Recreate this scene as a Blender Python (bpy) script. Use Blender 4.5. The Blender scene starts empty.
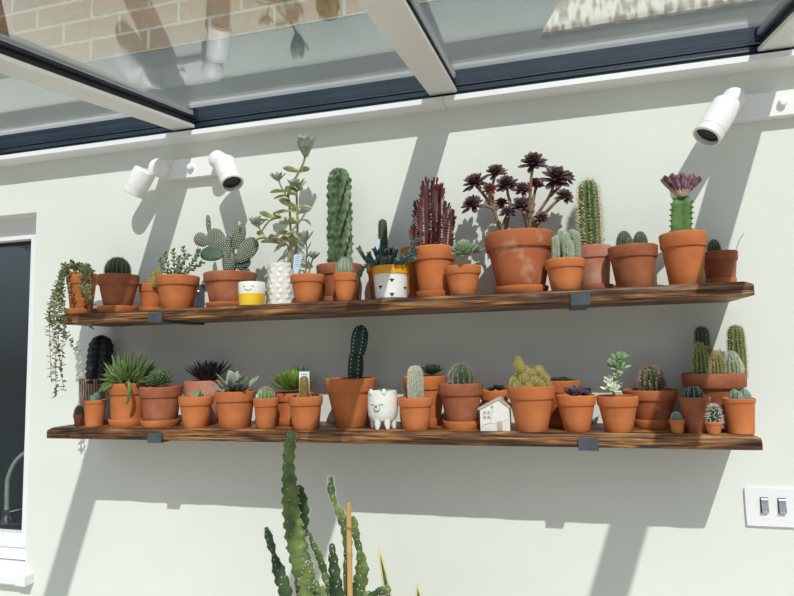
import bpy, math, random
from math import sin, cos, pi, tan, atan2, hypot, radians
from mathutils import Vector, Matrix
V = Vector
col = bpy.context.scene.collection
rng = random.Random(7)

# ------------------------------------------------------------------ camera
F_PX = 596.98
YAW, PIT, ROL, DIST, EYE = .2582, .0915, -.0235, 1.5988, 1.5
def cam_axes():
    cy, sy, cp, sp = cos(YAW), sin(YAW), cos(PIT), sin(PIT)
    fw = V((-sy*cp, cy*cp, sp)); rt = V((cy, sy, 0)); up = rt.cross(fw)
    cr, sr = cos(ROL), sin(ROL)
    return rt*cr+up*sr, up*cr-rt*sr, fw
CR, CU, CF = cam_axes()
CAM = V((0, -DIST, EYE))
def ray(x, y): return CR*((x-397)/F_PX)+CU*((298-y)/F_PX)+CF
def at(x, y, Y):
    v = ray(x, y); return CAM+v*((Y+DIST)/v.y)
def azim(x, y): v = ray(x, y); return atan2(v.x, v.y)
def elev(x, y): v = ray(x, y); return v.z/hypot(v.x, v.y)
def ring_of(xl, xr, y, Y):
    """centre X and true radius of an upright round thing whose outline spans xl..xr"""
    a = (azim(xl, y)+azim(xr, y))/2; rho = (Y+DIST)/cos(a)
    return rho*sin(a), rho*sin((azim(xr, y)-azim(xl, y))/2), rho
cd = bpy.data.cameras.new('camera'); cam = bpy.data.objects.new('camera', cd); col.objects.link(cam)
cd.sensor_width = 36; cd.sensor_fit = 'HORIZONTAL'; cd.lens = F_PX/794*36; cd.clip_start = .05
cam.matrix_world = Matrix(((CR.x, CU.x, -CF.x, CAM.x), (CR.y, CU.y, -CF.y, CAM.y), (CR.z, CU.z, -CF.z, CAM.z), (0, 0, 0, 1)))
bpy.context.scene.camera = cam

# ------------------------------------------------------------------ materials
def lin(c): return tuple(((v/255)/12.92 if v <= 10 else ((v/255+.055)/1.055)**2.4) for v in c)+(1,)
MATS = {}
def mat(name, c1, c2=None, scale=20, rough=.6, bump=0, bscale=None, vary=0, metal=0, spec=.5, stretch=(1, 1, 1), lo=.35, hi=.65, detail=4):
    if name in MATS: return MATS[name]
    m = bpy.data.materials.new(name); m.use_nodes = True; nt = m.node_tree; N = nt.nodes; L = nt.links
    b = N['Principled BSDF']; b.inputs['Roughness'].default_value = rough; b.inputs['Metallic'].default_value = metal
    b.inputs['Specular IOR Level'].default_value = spec
    tc = N.new('ShaderNodeTexCoord'); mp = N.new('ShaderNodeMapping'); mp.inputs['Scale'].default_value = stretch
    L.new(tc.outputs['Object'], mp.inputs['Vector'])
    no = N.new('ShaderNodeTexNoise'); no.inputs['Scale'].default_value = scale; no.inputs['Detail'].default_value = detail
    L.new(mp.outputs['Vector'], no.inputs['Vector'])
    cr = N.new('ShaderNodeValToRGB'); e = cr.color_ramp.elements
    e[0].position = lo; e[1].position = hi; e[0].color = lin(c1); e[1].color = lin(c2 or c1)
    L.new(no.outputs['Fac'], cr.inputs['Fac']); out = cr.outputs['Color']
    if vary:
        oi = N.new('ShaderNodeObjectInfo'); hs = N.new('ShaderNodeHueSaturation'); ma = N.new('ShaderNodeMath'); ma.operation = 'MULTIPLY_ADD'
        ma.inputs[1].default_value = 2*vary; ma.inputs[2].default_value = 1-vary
        L.new(oi.outputs['Random'], ma.inputs[0]); L.new(ma.outputs[0], hs.inputs['Value']); L.new(out, hs.inputs['Color']); out = hs.outputs['Color']
    L.new(out, b.inputs['Base Color'])
    if bump:
        n2 = N.new('ShaderNodeTexNoise'); n2.inputs['Scale'].default_value = bscale or scale*4; n2.inputs['Detail'].default_value = 3
        L.new(mp.outputs['Vector'], n2.inputs['Vector'])
        bp = N.new('ShaderNodeBump'); bp.inputs['Strength'].default_value = bump; bp.inputs['Distance'].default_value = .002
        L.new(n2.outputs['Fac'], bp.inputs['Height']); L.new(bp.outputs['Normal'], b.inputs['Normal'])
    MATS[name] = m; return m

def glass_mat():
    """clear pane: transparent, mirror-like towards grazing angles (Schlick from the true viewing angle)"""
    m = bpy.data.materials.new('pane glass'); m.use_nodes = True; nt = m.node_tree; N = nt.nodes; L = nt.links
    N.remove(N['Principled BSDF']); out = N['Material Output']
    g = N.new('ShaderNodeNewGeometry'); d = N.new('ShaderNodeVectorMath'); d.operation = 'DOT_PRODUCT'
    L.new(g.outputs['Incoming'], d.inputs[0]); L.new(g.outputs['Normal'], d.inputs[1])
    def M(op, a, b=None):
        n = N.new('ShaderNodeMath'); n.operation = op
        for i, q in enumerate((a, b)):
            if q is None: continue
            if isinstance(q, (int, float)): n.inputs[i].default_value = q
            else: L.new(q, n.inputs[i])
        return n.outputs[0]
    c = M('ABSOLUTE', d.outputs['Value']); k = M('POWER', M('SUBTRACT', 1, c), 5)
    R = M('ADD', M('MULTIPLY', k, .955), .045)
    R2 = M('DIVIDE', M('MULTIPLY', R, 2), M('ADD', R, 1))
    tr = N.new('ShaderNodeBsdfTransparent'); tr.inputs['Color'].default_value = (.955, .975, .965, 1)
    gl = N.new('ShaderNodeBsdfGlossy'); gl.inputs['Roughness'].default_value = 0; gl.inputs['Color'].default_value = (.97, .98, .98, 1)
    mx = N.new('ShaderNodeMixShader'); L.new(R2, mx.inputs[0]); L.new(tr.outputs[0], mx.inputs[1]); L.new(gl.outputs[0], mx.inputs[2])
    L.new(mx.outputs[0], out.inputs['Surface']); return m

def brick_mat():
    m = bpy.data.materials.new('buff brickwork'); m.use_nodes = True; nt = m.node_tree; N = nt.nodes; L = nt.links
    b = N['Principled BSDF']; b.inputs['Roughness'].default_value = .9
    tc = N.new('ShaderNodeTexCoord'); sp = N.new('ShaderNodeSeparateXYZ'); cb = N.new('ShaderNodeCombineXYZ')
    L.new(tc.outputs['Object'], sp.inputs[0]); zo = N.new('ShaderNodeMath'); zo.inputs[1].default_value = .053; L.new(sp.outputs['Z'], zo.inputs[0])
    L.new(sp.outputs['X'], cb.inputs['X']); L.new(zo.outputs[0], cb.inputs['Y'])
    br = N.new('ShaderNodeTexBrick'); L.new(cb.outputs[0], br.inputs['Vector'])
    for k, v in dict(Scale=1, **{'Mortar Size': .006, 'Mortar Smooth': .3, 'Brick Width': .225, 'Row Height': .075, 'Bias': 0}).items(): br.inputs[k].default_value = v
    br.inputs['Color1'].default_value = lin((138, 104, 68)); br.inputs['Color2'].default_value = lin((116, 84, 56)); br.inputs['Mortar'].default_value = lin((158, 146, 126))
    no = N.new('ShaderNodeTexNoise'); no.inputs['Scale'].default_value = 60; no.inputs['Detail'].default_value = 6; L.new(tc.outputs['Object'], no.inputs['Vector'])
    mx = N.new('ShaderNodeMix'); mx.data_type = 'RGBA'; mx.blend_type = 'OVERLAY'; mx.inputs[0].default_value = .7
    L.new(br.outputs['Color'], mx.inputs[6]); L.new(no.outputs['Fac'], mx.inputs[7]); L.new(mx.outputs[2], b.inputs['Base Color'])
    bp = N.new('ShaderNodeBump'); bp.inputs['Strength'].default_value = .6; bp.inputs['Distance'].default_value = .006; bp.invert = True
    L.new(br.outputs['Fac'], bp.inputs['Height']); L.new(bp.outputs['Normal'], b.inputs['Normal']); return m

def wood_mat():
    """dark-waxed reclaimed board: amber wood with scorched grain running along x"""
    m = bpy.data.materials.new('scorched pine'); m.use_nodes = True; nt = m.node_tree; N = nt.nodes; L = nt.links
    b = N['Principled BSDF']; b.inputs['Roughness'].default_value = .5
    tc = N.new('ShaderNodeTexCoord')
    def noise(sc, stretch, det=5, dist=0):
        mp = N.new('ShaderNodeMapping'); mp.inputs['Scale'].default_value = stretch; L.new(tc.outputs['Object'], mp.inputs['Vector'])
        n = N.new('ShaderNodeTexNoise'); n.inputs['Scale'].default_value = sc; n.inputs['Detail'].default_value = det; n.inputs['Distortion'].default_value = dist
        L.new(mp.outputs['Vector'], n.inputs['Vector']); return n.outputs['Fac']
    def ramp(f, *st):
        r = N.new('ShaderNodeValToRGB'); e = r.color_ramp.elements
        e[0].position, e[0].color = st[0][0], lin(st[0][1]); e[1].position, e[1].color = st[-1][0], lin(st[-1][1])
        for p, c in st[1:-1]: q = e.new(p); q.color = lin(c)
        L.new(f, r.inputs['Fac']); return r.outputs['Color']
    grain = ramp(noise(22, (.26, 2.0, 7.0), 6, 1.2), (.33, (34, 21, 14)), (.43, (92, 56, 30)), (.53, (146, 98, 52)), (.68, (196, 150, 92)))
    big = ramp(noise(9, (.6, 2, 4), 4, .6), (.40, (122, 102, 86)), (.56, (255, 255, 255)))
    mx = N.new('ShaderNodeMix'); mx.data_type = 'RGBA'; mx.blend_type = 'MULTIPLY'; mx.inputs[0].default_value = .85
    L.new(grain, mx.inputs[6]); L.new(big, mx.inputs[7]); L.new(mx.outputs[2], b.inputs['Base Color'])
    bp = N.new('ShaderNodeBump'); bp.inputs['Strength'].default_value = .5; bp.inputs['Distance'].default_value = .002
    L.new(noise(40, (.08, 1.5, 3), 4), bp.inputs['Height']); L.new(bp.outputs['Normal'], b.inputs['Normal']); return m

def stripe_mat():
    """brown glaze with pale wavy upright lines"""
    m = bpy.data.materials.new('combed glaze'); m.use_nodes = True; nt = m.node_tree; N = nt.nodes; L = nt.links
    b = N['Principled BSDF']; b.inputs['Roughness'].default_value = .7
    tc = N.new('ShaderNodeTexCoord'); sp = N.new('ShaderNodeSeparateXYZ'); L.new(tc.outputs['Object'], sp.inputs[0])
    at2 = N.new('ShaderNodeMath'); at2.operation = 'ARCTAN2'; L.new(sp.outputs['Y'], at2.inputs[0]); L.new(sp.outputs['X'], at2.inputs[1])
    cb = N.new('ShaderNodeCombineXYZ'); L.new(at2.outputs[0], cb.inputs['X']); L.new(sp.outputs['Z'], cb.inputs['Y'])
    mp = N.new('ShaderNodeMapping'); mp.inputs['Scale'].default_value = (1, 12, 1); L.new(cb.outputs[0], mp.inputs['Vector'])
    w = N.new('ShaderNodeTexWave'); w.wave_type = 'BANDS'; w.bands_direction = 'X'
    w.inputs['Scale'].default_value = 1.5; w.inputs['Distortion'].default_value = 1.8; w.inputs['Detail Scale'].default_value = 3
    L.new(mp.outputs['Vector'], w.inputs['Vector'])
    r = N.new('ShaderNodeValToRGB'); e = r.color_ramp.elements; e[0].position, e[1].position = .45, .75
    e[0].color, e[1].color = lin((118, 72, 62)), lin((206, 178, 164)); L.new(w.outputs['Fac'], r.inputs['Fac']); L.new(r.outputs['Color'], b.inputs['Base Color']); return m

GLASS = glass_mat(); BRICK = brick_mat(); WOOD = wood_mat(); COMB = stripe_mat()
PAINT = mat('wall paint', (226, 230, 222), (231, 234, 226), 3, .85, .10, 60)
WHITE = mat('white plastic', (238, 239, 240), (243, 243, 243), 4, .35)
LAMPW = mat('white lamp enamel', (240, 240, 238), (244, 244, 243), 4, .4)
RAFT = mat('white aluminium', (226, 224, 218), (232, 230, 224), 3, .4)
ANTH = mat('anthracite aluminium', (36, 48, 62), (44, 56, 70), 6, .32)
LEAD = mat('lead flashing', (40, 50, 62), (54, 62, 72), 9, .6)
BLACK = mat('black rubber', (24, 28, 32), (32, 36, 40), 10, .6)
STEEL = mat('black powder coated steel', (68, 74, 82), (82, 87, 95), 40, .45)
CHROME = mat('polished chrome', (215, 218, 222), None, 5, .12, metal=1); BRUSH = mat('brushed steel', (214, 218, 220), None, 5, .4, metal=.5)
TERRA = mat('terracotta', (186, 104, 54), (208, 126, 72), 14, .85, .25, 120, vary=.10)
TERRAW = mat('weathered terracotta', (150, 84, 54), (180, 112, 80), 16, .9, .3, 90, vary=.06)
TERRAP = mat('lime stained terracotta', (186, 116, 92), (216, 172, 150), 12, .9, .2, 90)
TERRAS = mat('salt bloomed terracotta', (180, 102, 62), (214, 172, 142), 18, .9, .2, 90, lo=.55, hi=.78)
SOIL = mat('potting soil', (48, 36, 28), (82, 64, 50), 130, .95, .8, 160)
GRIT = mat('gritty soil', (70, 58, 48), (140, 126, 108), 220, .95, .8, 200)
CERAM = mat('white glazed ceramic', (236, 234, 228), (242, 240, 235), 12, .3)
CERAMT = mat('matt white ceramic', (228, 226, 218), (238, 236, 230), 60, .6, .25, 90)
YELLOW = mat('yellow glaze', (238, 196, 40), (244, 206, 56), 10, .35)
MUSTARD = mat('mustard glaze', (226, 158, 20), (234, 170, 30), 10, .35)
INK = mat('dark ink', (44, 38, 34), None, 10, .5)
BLUEINK = mat('blue ink', (70, 100, 150), None, 10, .5)
TAGW = mat('white plant label plastic', (236, 240, 242), None, 8, .45)
TAGB = mat('pale blue plant label plastic', (206, 224, 240), None, 8, .45)

# ------------------------------------------------------------------ mesh builder
class MB:
    def __init__(s): s.v = []; s.f = []; s.m = []; s.mi = 0; s.sm = True; s.s = []
    def add(s, vs, fs):
        o = len(s.v); s.v.extend(tuple(p) for p in vs)
        for f in fs: s.f.append(tuple(o+i for i in f)); s.m.append(s.mi); s.s.append(s.sm)
    def box(s, c, size, R=None):
        hx, hy, hz = size[0]/2, size[1]/2, size[2]/2
        vs = [V((x, y, z)) for x in (-hx, hx) for y in (-hy, hy) for z in (-hz, hz)]
        if R: vs = [R @ p for p in vs]
        s.add([p+V(c) for p in vs], [(0, 1, 3, 2), (4, 6, 7, 5), (0, 4, 5, 1), (2, 3, 7, 6), (0, 2, 6, 4), (1, 5, 7, 3)])
    def bbox(s, lo, hi): s.box([(a+b)/2 for a, b in zip(lo, hi)], [b-a for a, b in zip(lo, hi)])
    def rbox(s, c, size, r, n=4, axis='y', R=None):
        """box with rounded corners in the plane across axis"""
        i = 'xyz'.index(axis); a, b = [k for k in range(3) if k != i]
        ha, hb, hd = size[a]/2-r, size[b]/2-r, size[i]/2; pr = []
        for q, (sa, sb) in enumerate(((1, 1), (-1, 1), (-1, -1), (1, -1))):
            for k in range(n+1):
                t = (q+k/n)*pi/2; pr.append((sa*ha+r*cos(t), sb*hb+r*sin(t)))
        M = len(pr); vs = []
        for d in (-hd, hd):
            for p in pr:
                w = [0, 0, 0]; w[a], w[b], w[i] = p[0], p[1], d; w = V(w); vs.append((R @ w if R else w)+V(c))
        s.add(vs, [tuple(range(M))[::-1], tuple(range(M, 2*M))]+[(k, (k+1) % M, M+(k+1) % M, M+k) for k in range(M)])
    def prism(s, poly, axis, lo, hi):
        """poly in the plane of the other two axes, extruded along axis"""
        i = 'xyz'.index(axis); a, b = [k for k in range(3) if k != i]; vs = []
        for d in (lo, hi):
            for p in poly:
                w = [0, 0, 0]; w[a], w[b], w[i] = p[0], p[1], d; vs.append(w)
        M = len(poly)
        s.add(vs, [tuple(range(M))[::-1], tuple(range(M, 2*M))]+[(k, (k+1) % M, M+(k+1) % M, M+k) for k in range(M)])
    def lathe(s, prof, c, n=40, mis=None, R=None):
        """prof: list of (r, z); closes at r==0"""
        c = V(c); ids = []; vs = []
        for r, z in prof:
            if r < 1e-6: ids.append([len(vs)]*n); vs.append(V((0, 0, z)))
            else:
                ids.append(list(range(len(vs), len(vs)+n)))
                vs.extend(V((r*cos(2*pi*k/n), r*sin(2*pi*k/n), z)) for k in range(n))
        if R: vs = [R @ p for p in vs]
        o = len(s.v); s.v.extend(tuple(p+c) for p in vs)
        for j in range(len(prof)-1):
            for k in range(n):
                q = [ids[j][k], ids[j][(k+1) % n], ids[j+1][(k+1) % n], ids[j+1][k]]
                f = []
                for t in q:
                    if t not in f: f.append(t)
                if len(f) > 2: s.f.append(tuple(o+t for t in f)); s.m.append(mis[j] if mis else s.mi); s.s.append(True)
    def tube(s, pts, rads, n=8, flat=None):
        """round (or, with flat=(axis, ratio), flattened) tube with rounded ends"""
        pts = [V(p) for p in pts]
        if not hasattr(rads, '__len__'): rads = [rads]*len(pts)
        fr = frames(pts); vs = []; fs = []
        for (p, (t, a, b)), r in zip(zip(pts, fr), rads):
            vs.extend(p+(a*cos(2*pi*k/n)+b*sin(2*pi*k/n))*r for k in range(n))
        for j in range(len(pts)-1):
            for k in range(n): fs.append((j*n+k, j*n+(k+1) % n, (j+1)*n+(k+1) % n, (j+1)*n+k))
        e = len(vs); vs.append(pts[0]-fr[0][0]*rads[0]*.5); vs.append(pts[-1]+fr[-1][0]*rads[-1]*.5)
        for k in range(n): fs.append((e, (k+1) % n, k)); fs.append((e+1, (len(pts)-1)*n+k, (len(pts)-1)*n+(k+1) % n))
        s.add(vs, fs)
    def ball(s, c, r, n=12, m=8, R=None):
        """ellipsoid, r a number or a triple"""
        if not hasattr(r, '__len__'): r = (r, r, r)
        vs = [V((0, 0, -r[2]))]
        for j in range(1, m):
            t = pi*j/m-pi/2
            vs.extend(V((r[0]*cos(t)*cos(2*pi*k/n), r[1]*cos(t)*sin(2*pi*k/n), r[2]*sin(t))) for k in range(n))
        vs.append(V((0, 0, r[2])))
        if R: vs = [R @ p for p in vs]
        fs = [(0, 1+(k+1) % n, 1+k) for k in range(n)]
        for j in range(m-2):
            for k in range(n): fs.append((1+j*n+k, 1+j*n+(k+1) % n, 1+(j+1)*n+(k+1) % n, 1+(j+1)*n+k))
        T = len(vs)-1
        fs += [(1+(m-2)*n+k, 1+(m-2)*n+(k+1) % n, T) for k in range(n)]
        s.add([p+V(c) for p in vs], fs)
    def spike(s, p, d, L, w):
        d = d.normalized(); a = d.orthogonal().normalized()*w; b = d.cross(a)
        s.sm = False
        s.add([p+a, p-a*.5+b*.87, p-a*.5-b*.87, p+d*L], [(0, 1, 3), (1, 2, 3), (2, 0, 3)]); s.sm = True
    def leaf(s, base, d, up, L, W, T, tip=.55, curl=0., base_w=.35, n=7, fold=0., end=0.):
        """fleshy leaf: closed solid, W wide, T thick, curling towards up"""
        d = V(d).normalized(); up = V(up); up = (up-d*up.dot(d))
        up = up.normalized() if up.length > 1e-4 else d.orthogonal().normalized()
        p = V(base); vs = []; fs = []; rot = 0
        for j in range(n+1):
            t = j/n
            if t < tip: w = base_w+(1-base_w)*sin(pi/2*t/tip)
            else: w = end+(1-end)*cos(pi/2*(t-tip)/(1-tip))**.75
            if j == n and end == 0: w = .02
            a = curl*t; dd = d*cos(a)+up*sin(a); uu = up*cos(a)-d*sin(a); sd = dd.cross(uu)
            hw, ht = W/2*w, T/2*(max(w, .15))**.8
            for k in range(6):
                q = 2*pi*k/6; x, y = cos(q), sin(q)
                vs.append(p+sd*(x*hw)+uu*(y*ht+fold*hw*abs(x)))
            p = p+dd*(L/n)
        for j in range(n):
            for k in range(6): fs.append((j*6+k, j*6+(k+1) % 6, (j+1)*6+(k+1) % 6, (j+1)*6+k))
        fs.append(tuple(range(6))[::-1]); fs.append(tuple(range(n*6, n*6+6)))
        s.add(vs, fs)
    def rosette(s, c, axis, n, L0, L1, W, T, t0, t1, curl=.3, tip=.6, jit=.08, base_w=.4, fold=.15, rise=.0):
        axis = V(axis).normalized(); a = axis.orthogonal().normalized(); b = axis.cross(a); r0 = rng.random()*6
        for i in range(n):
            f = i/max(1, n-1); ph = r0+i*2.39996; t = t0+(t1-t0)*f+rng.uniform(-jit, jit)
            h = a*cos(ph)+b*sin(ph); d = axis*cos(t)+h*sin(t); up = axis*sin(t)-h*cos(t)
            L = (L0+(L1-L0)*f)*rng.uniform(.92, 1.08)
            s.leaf(V(c)+axis*(rise*(1-f))+h*(L*.06), d, up, L, W*(.55+.45*f)*rng.uniform(.9, 1.1), T, tip, curl, base_w, 6, fold)
    def build(s, name, material, parent=None, sharp=40, mats=None):
        o0 = V((0, 0, 0)); q = parent
        while q: o0 = o0+V(q.location); q = q.parent
        me = bpy.data.meshes.new(name); me.from_pydata([tuple(V(p)-o0) for p in s.v], [], s.f)
        for mm in (mats or [material]): me.materials.append(mm)
        for p, i, sm in zip(me.polygons, s.m, s.s): p.material_index = i; p.use_smooth = sm
        me.validate(); me.update()
        if sharp: me.set_sharp_from_angle(angle=radians(sharp))
        o = bpy.data.objects.new(name, me); col.objects.link(o)
        if parent: o.parent = parent
        return o

def frames(pts):
    out = []; t0 = (pts[1]-pts[0]).normalized(); a = t0.cross(V((0, 1, 0)))
    a = a.normalized() if a.length > .05 else t0.cross(V((1, 0, 0))).normalized()
    for i in range(len(pts)):
        t = (pts[min(i+1, len(pts)-1)]-pts[max(i-1, 0)]).normalized()
        a = (a-t*a.dot(t)).normalized(); out.append((t, a, t.cross(a)))
    return out
def smooth_path(pts, per=5):
    """Catmull-Rom through points; pts may carry a radius as a 4th value"""
    P = [tuple(p) for p in pts]; P = [P[0]]+P+[P[-1]]; out = []
    for i in range(1, len(P)-2):
        for k in range(per):
            t = k/per; p0, p1, p2, p3 = P[i-1], P[i], P[i+1], P[i+2]
            out.append(tuple(.5*((2*b)+(-a+c)*t+(2*a-5*b+4*c-d)*t*t+(-a+3*b-3*c+d)*t**3) for a, b, c, d in zip(p0, p1, p2, p3)))
    out.append(P[-2]); return out

def ribbed(mb, base, top, r, ribs, depth, twist=0, shape='column', nz=14, dense=9, wob=0, sharp=1.0, taper=.9, rstart=0.):
    """ribbed cactus body from base to top; returns areole points with outward directions"""
    base, top = V(base), V(top); ax = top-base; H = ax.length; ax.normalize()
    a = ax.cross(V((0, 1, 0))); a = a.normalized() if a.length > .01 else V((1, 0, 0)); b = ax.cross(a)
    per = 6; n = ribs*per; vs = []; fs = []
    def prof(t):
        if shape == 'globe': return max(.03, 1-((t-.40)/.60)**2)**.5
        if shape == 'egg': return max(.03, 1-((t-.42)/.58)**2)**.42*(.86+.14*sin(pi*min(1, t*1.2))) if t > .42 else .86+.14*sin(pi*min(1, t*1.2))
        d = min(.45, r/H*1.0)
        e = 1 if t < 1-d else max(.02, (1-((t-1+d)/d)**2))**.5
        return e*(taper+(1-taper)*sin(pi*min(1, t*1.1)))
    def pt(t, ph, k):
        R = r*prof(t)*(1+(sin(t*H/wob)*(.09 if wob > .0033 else .05) if wob else 0))
        c = cos(ph*ribs)
        R *= 1-depth*(1-(abs((c+1)/2))**sharp)
        q = ph+twist*t+rstart
        return base+ax*(H*t)+(a*cos(q)+b*sin(q))*R
    for j in range(nz+1):
        t = (1-cos(pi*j/nz/1.0))/2 if shape == 'globe' else 1-(1-j/nz)**1.35
        for k in range(n): vs.append(pt(t, 2*pi*k/n, k))
    for j in range(nz):
        for k in range(n): fs.append((j*n+k, j*n+(k+1) % n, (j+1)*n+(k+1) % n, (j+1)*n+k))
    e = len(vs); vs.append(base+ax*H*1.0); fs += [(nz*n+k, nz*n+(k+1) % n, e) for k in range(n)]
    e2 = len(vs); vs.append(base.copy()); fs += [((k+1) % n, k, e2) for k in range(n)]
    mb.add(vs, fs); ar = []
    for i in range(ribs):
        for q in range(dense):
            t = (q+.5+(.5 if i % 2 else 0)*.6)/dense*.98; ph = 2*pi*i/ribs
            p = pt(min(t, .985), ph, 0); o = (p-(base+ax*(H*t)))
            o = o.normalized() if o.length > 1e-5 else ax.copy()
            o = (o*max(.15, 1-max(0, t-.6)*2) + ax*(max(0, t-.5)*1.6)).normalized()
            ar.append((p, o))
    ar.append((base+ax*H*.99, ax.copy())); return ar
def spines(mb, ar, n, L, w=.0005, spread=.7, out=.3):
    for p, o in ar:
        for _ in range(n):
            d = o*out+V((rng.gauss(0, 1), rng.gauss(0, 1), rng.gauss(0, 1))).normalized()*spread+o*.35
            mb.spike(p, d, L*rng.uniform(.6, 1.15), w)

# ------------------------------------------------------------------ scene graph helpers
def thing(name, loc, label, cat, group=None):
    o = bpy.data.objects.new(name, None); col.objects.link(o); o.location = loc; o.empty_display_size = .02
    o['label'] = label; o['category'] = cat
    if group: o['group'] = group
    return o
def tag(o, label, cat, group=None):
    o['label'] = label; o['category'] = cat
    if group: o['group'] = group
    return o
def struct(o, label=None, cat=None):
    o['kind'] = 'structure'
    if label: o['label'] = label; o['category'] = cat
    return o
# ------------------------------------------------------------------ the room
T9 = tan(radians(8.7))
X0, X1 = -3.4, 1.9                      # extent of the back wall
OX0, OX1, OZ0, OZ1 = -2.9, -1.67, .80, 2.0   # window opening
m = MB(); m.sm = False
m.bbox((OX1, 0, 0), (X1, .3, 2.172)); m.bbox((X0, 0, 0), (OX0, .3, 2.172)); m.bbox((OX0, 0, 0), (OX1, .3, OZ0)); m.bbox((OX0, 0, OZ1), (OX1, .3, 2.172))
struct(m.build('wall_back', PAINT, None, None))
m = MB(); m.sm = False; m.bbox((X0, .0, 2.24), (X1, .3, 2.497)); struct(m.build('trim_3', LEAD, None, None))
m = MB(); m.sm = False; m.bbox((X0, -.004, 2.497), (X1, .3, 3.6)); struct(m.build('wall_upper', BRICK, None, None))
m = MB(); m.sm = False; m.bbox((X0, -.06, 2.172), (-.265, .3, 2.1865)); m.bbox((-.2638, -.06, 2.172), (X1, .3, 2.1865)); struct(m.build('trim_1', WHITE, None, None))
m = MB(); m.sm = False                  # wall plate: stepped dark profile above the white board
m.prism([(.3, 2.187), (-.052, 2.187), (-.052, 2.1905), (-.046, 2.192), (-.046, 2.1985), (-.050, 2.199), (-.050, 2.2010), (-.036, 2.2095), (-.036, 2.2150), (-.030, 2.2165), (-.030, 2.2205), (.3, 2.2270)], 'x', X0, X1)
struct(m.build('trim_2', ANTH, None, None))
m = MB(); m.sm = False                  # rough pale slab seen through the right-hand pane
m.prism([(.0, 2.347), (X1, 2.347), (X1, 2.49), (.09, 2.49)], 'y', -.012, 0)
MOTTLE = mat('mottled pale slab', (122, 104, 78), (214, 208, 196), 60, .9, .6, 60, lo=.42, hi=.56, stretch=(1, 1, .4), detail=8)
struct(m.build('trim_4', MOTTLE, None, None))
FLOORM = mat('pale floor tiles', (196, 190, 180), (206, 200, 190), 3, .6)
m = MB(); m.sm = False; m.bbox((X0, -4.2, -.05), (X1, .3, 0)); struct(m.build('floor', FLOORM, None, None))

# glazed lean-to roof: white rafters rising to the wall at 9 degrees, panes between
GZ = 2.2290                             # underside of the glass where it meets the wall plane
roof = bpy.data.objects.new('ceiling', None); col.objects.link(roof); roof.location = (0, 0, GZ); struct(roof)
def slope_prism(mb, x0, x1, ya, yb, lo, hi):
    """bar between x0,x1 running from ya to yb along the slope, lo..hi measured from the glass underside"""
    mb.sm = False
    vs = [(x, y, GZ+y*T9+h) for x in (x0, x1) for y, h in ((ya, lo), (yb, lo), (yb, hi), (ya, hi))]
    mb.add(vs, [(0, 1, 2, 3), (4, 7, 6, 5), (0, 4, 5, 1), (1, 5, 6, 2), (2, 6, 7, 3), (3, 7, 4, 0)])
RX = [-2.675, -1.872, -1.0685, -.265, .5335, 1.335]
for x in RX:
    m = MB(); slope_prism(m, x-.0365, x+.0365, -2.7, -.053, -.0255, -.0155)
    rf = m.build('rafter', RAFT, roof, None)
    m = MB(); slope_prism(m, x-.030, x+.030, -2.7, -.052, -.0153, -.0006); m.build('gasket', BLACK, rf, None)
    m = MB(); slope_prism(m, x-.034, x+.034, -2.7, -.03, .0048, .035); m.build('cap', ANTH, rf, None)
for a, b in zip(RX[:-1], RX[1:]):
    m = MB(); slope_prism(m, a+.0045, b-.0045, -2.7, -.0285, 0, .0045); m.build('glass_pane', GLASS, roof, None)

# window
win = bpy.data.objects.new('window_1', None); col.objects.link(win); win.location = (OX1, .06, OZ0); struct(win)
fx0, fx1 = OX0, OX1-.001
m = MB(); m.sm = False
m.bbox((fx0, .06, 1.955), (fx1, .13, OZ1)); m.bbox((fx0, .06, .845), (fx1, .13, .885)); m.bbox((fx1-.04, .06, .885), (fx1, .13, 1.955)); m.bbox((fx0, .06, .885), (fx0+.04, .13, 1.955))
m.build('window_frame', WHITE, win, None)
m = MB(); m.sm = False
m.bbox((fx0+.04, .055, 1.925), (fx1-.04, .115, 1.954)); m.bbox((fx0+.04, .055, .886), (fx1-.04, .115, .932)); m.bbox((fx1-.075, .055, .932), (fx1-.0405, .115, 1.925)); m.bbox((fx0+.041, .055, .932), (fx0+.075, .115, 1.925))
m.build('window_sash', WHITE, win, None)
m = MB(); m.sm = False
for lo, hi in (((fx0+.075, .085, 1.917), (fx1-.075, .095, 1.925)), ((fx0+.075, .085, .932), (fx1-.075, .095, .940))): m.bbox(lo, hi)
m.build('gasket', BLACK, win, None)
m = MB(); m.sm = False; m.bbox((fx0+.074, .096, .931), (fx1-.074, .104, 1.926)); m.build('glass_pane', GLASS, win, None)
m = MB(); m.sm = False
m.prism([(.13, .845), (-.03, .832), (-.034, .826), (-.034, .806), (-.028, .801), (.13, .801)], 'x', fx0, fx1-.0005)
m.bbox((fx1-.0005, -.034, .802), (OX1+.036, -.001, .831))
m.build('window_sill', WHITE, win, None)
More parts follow.
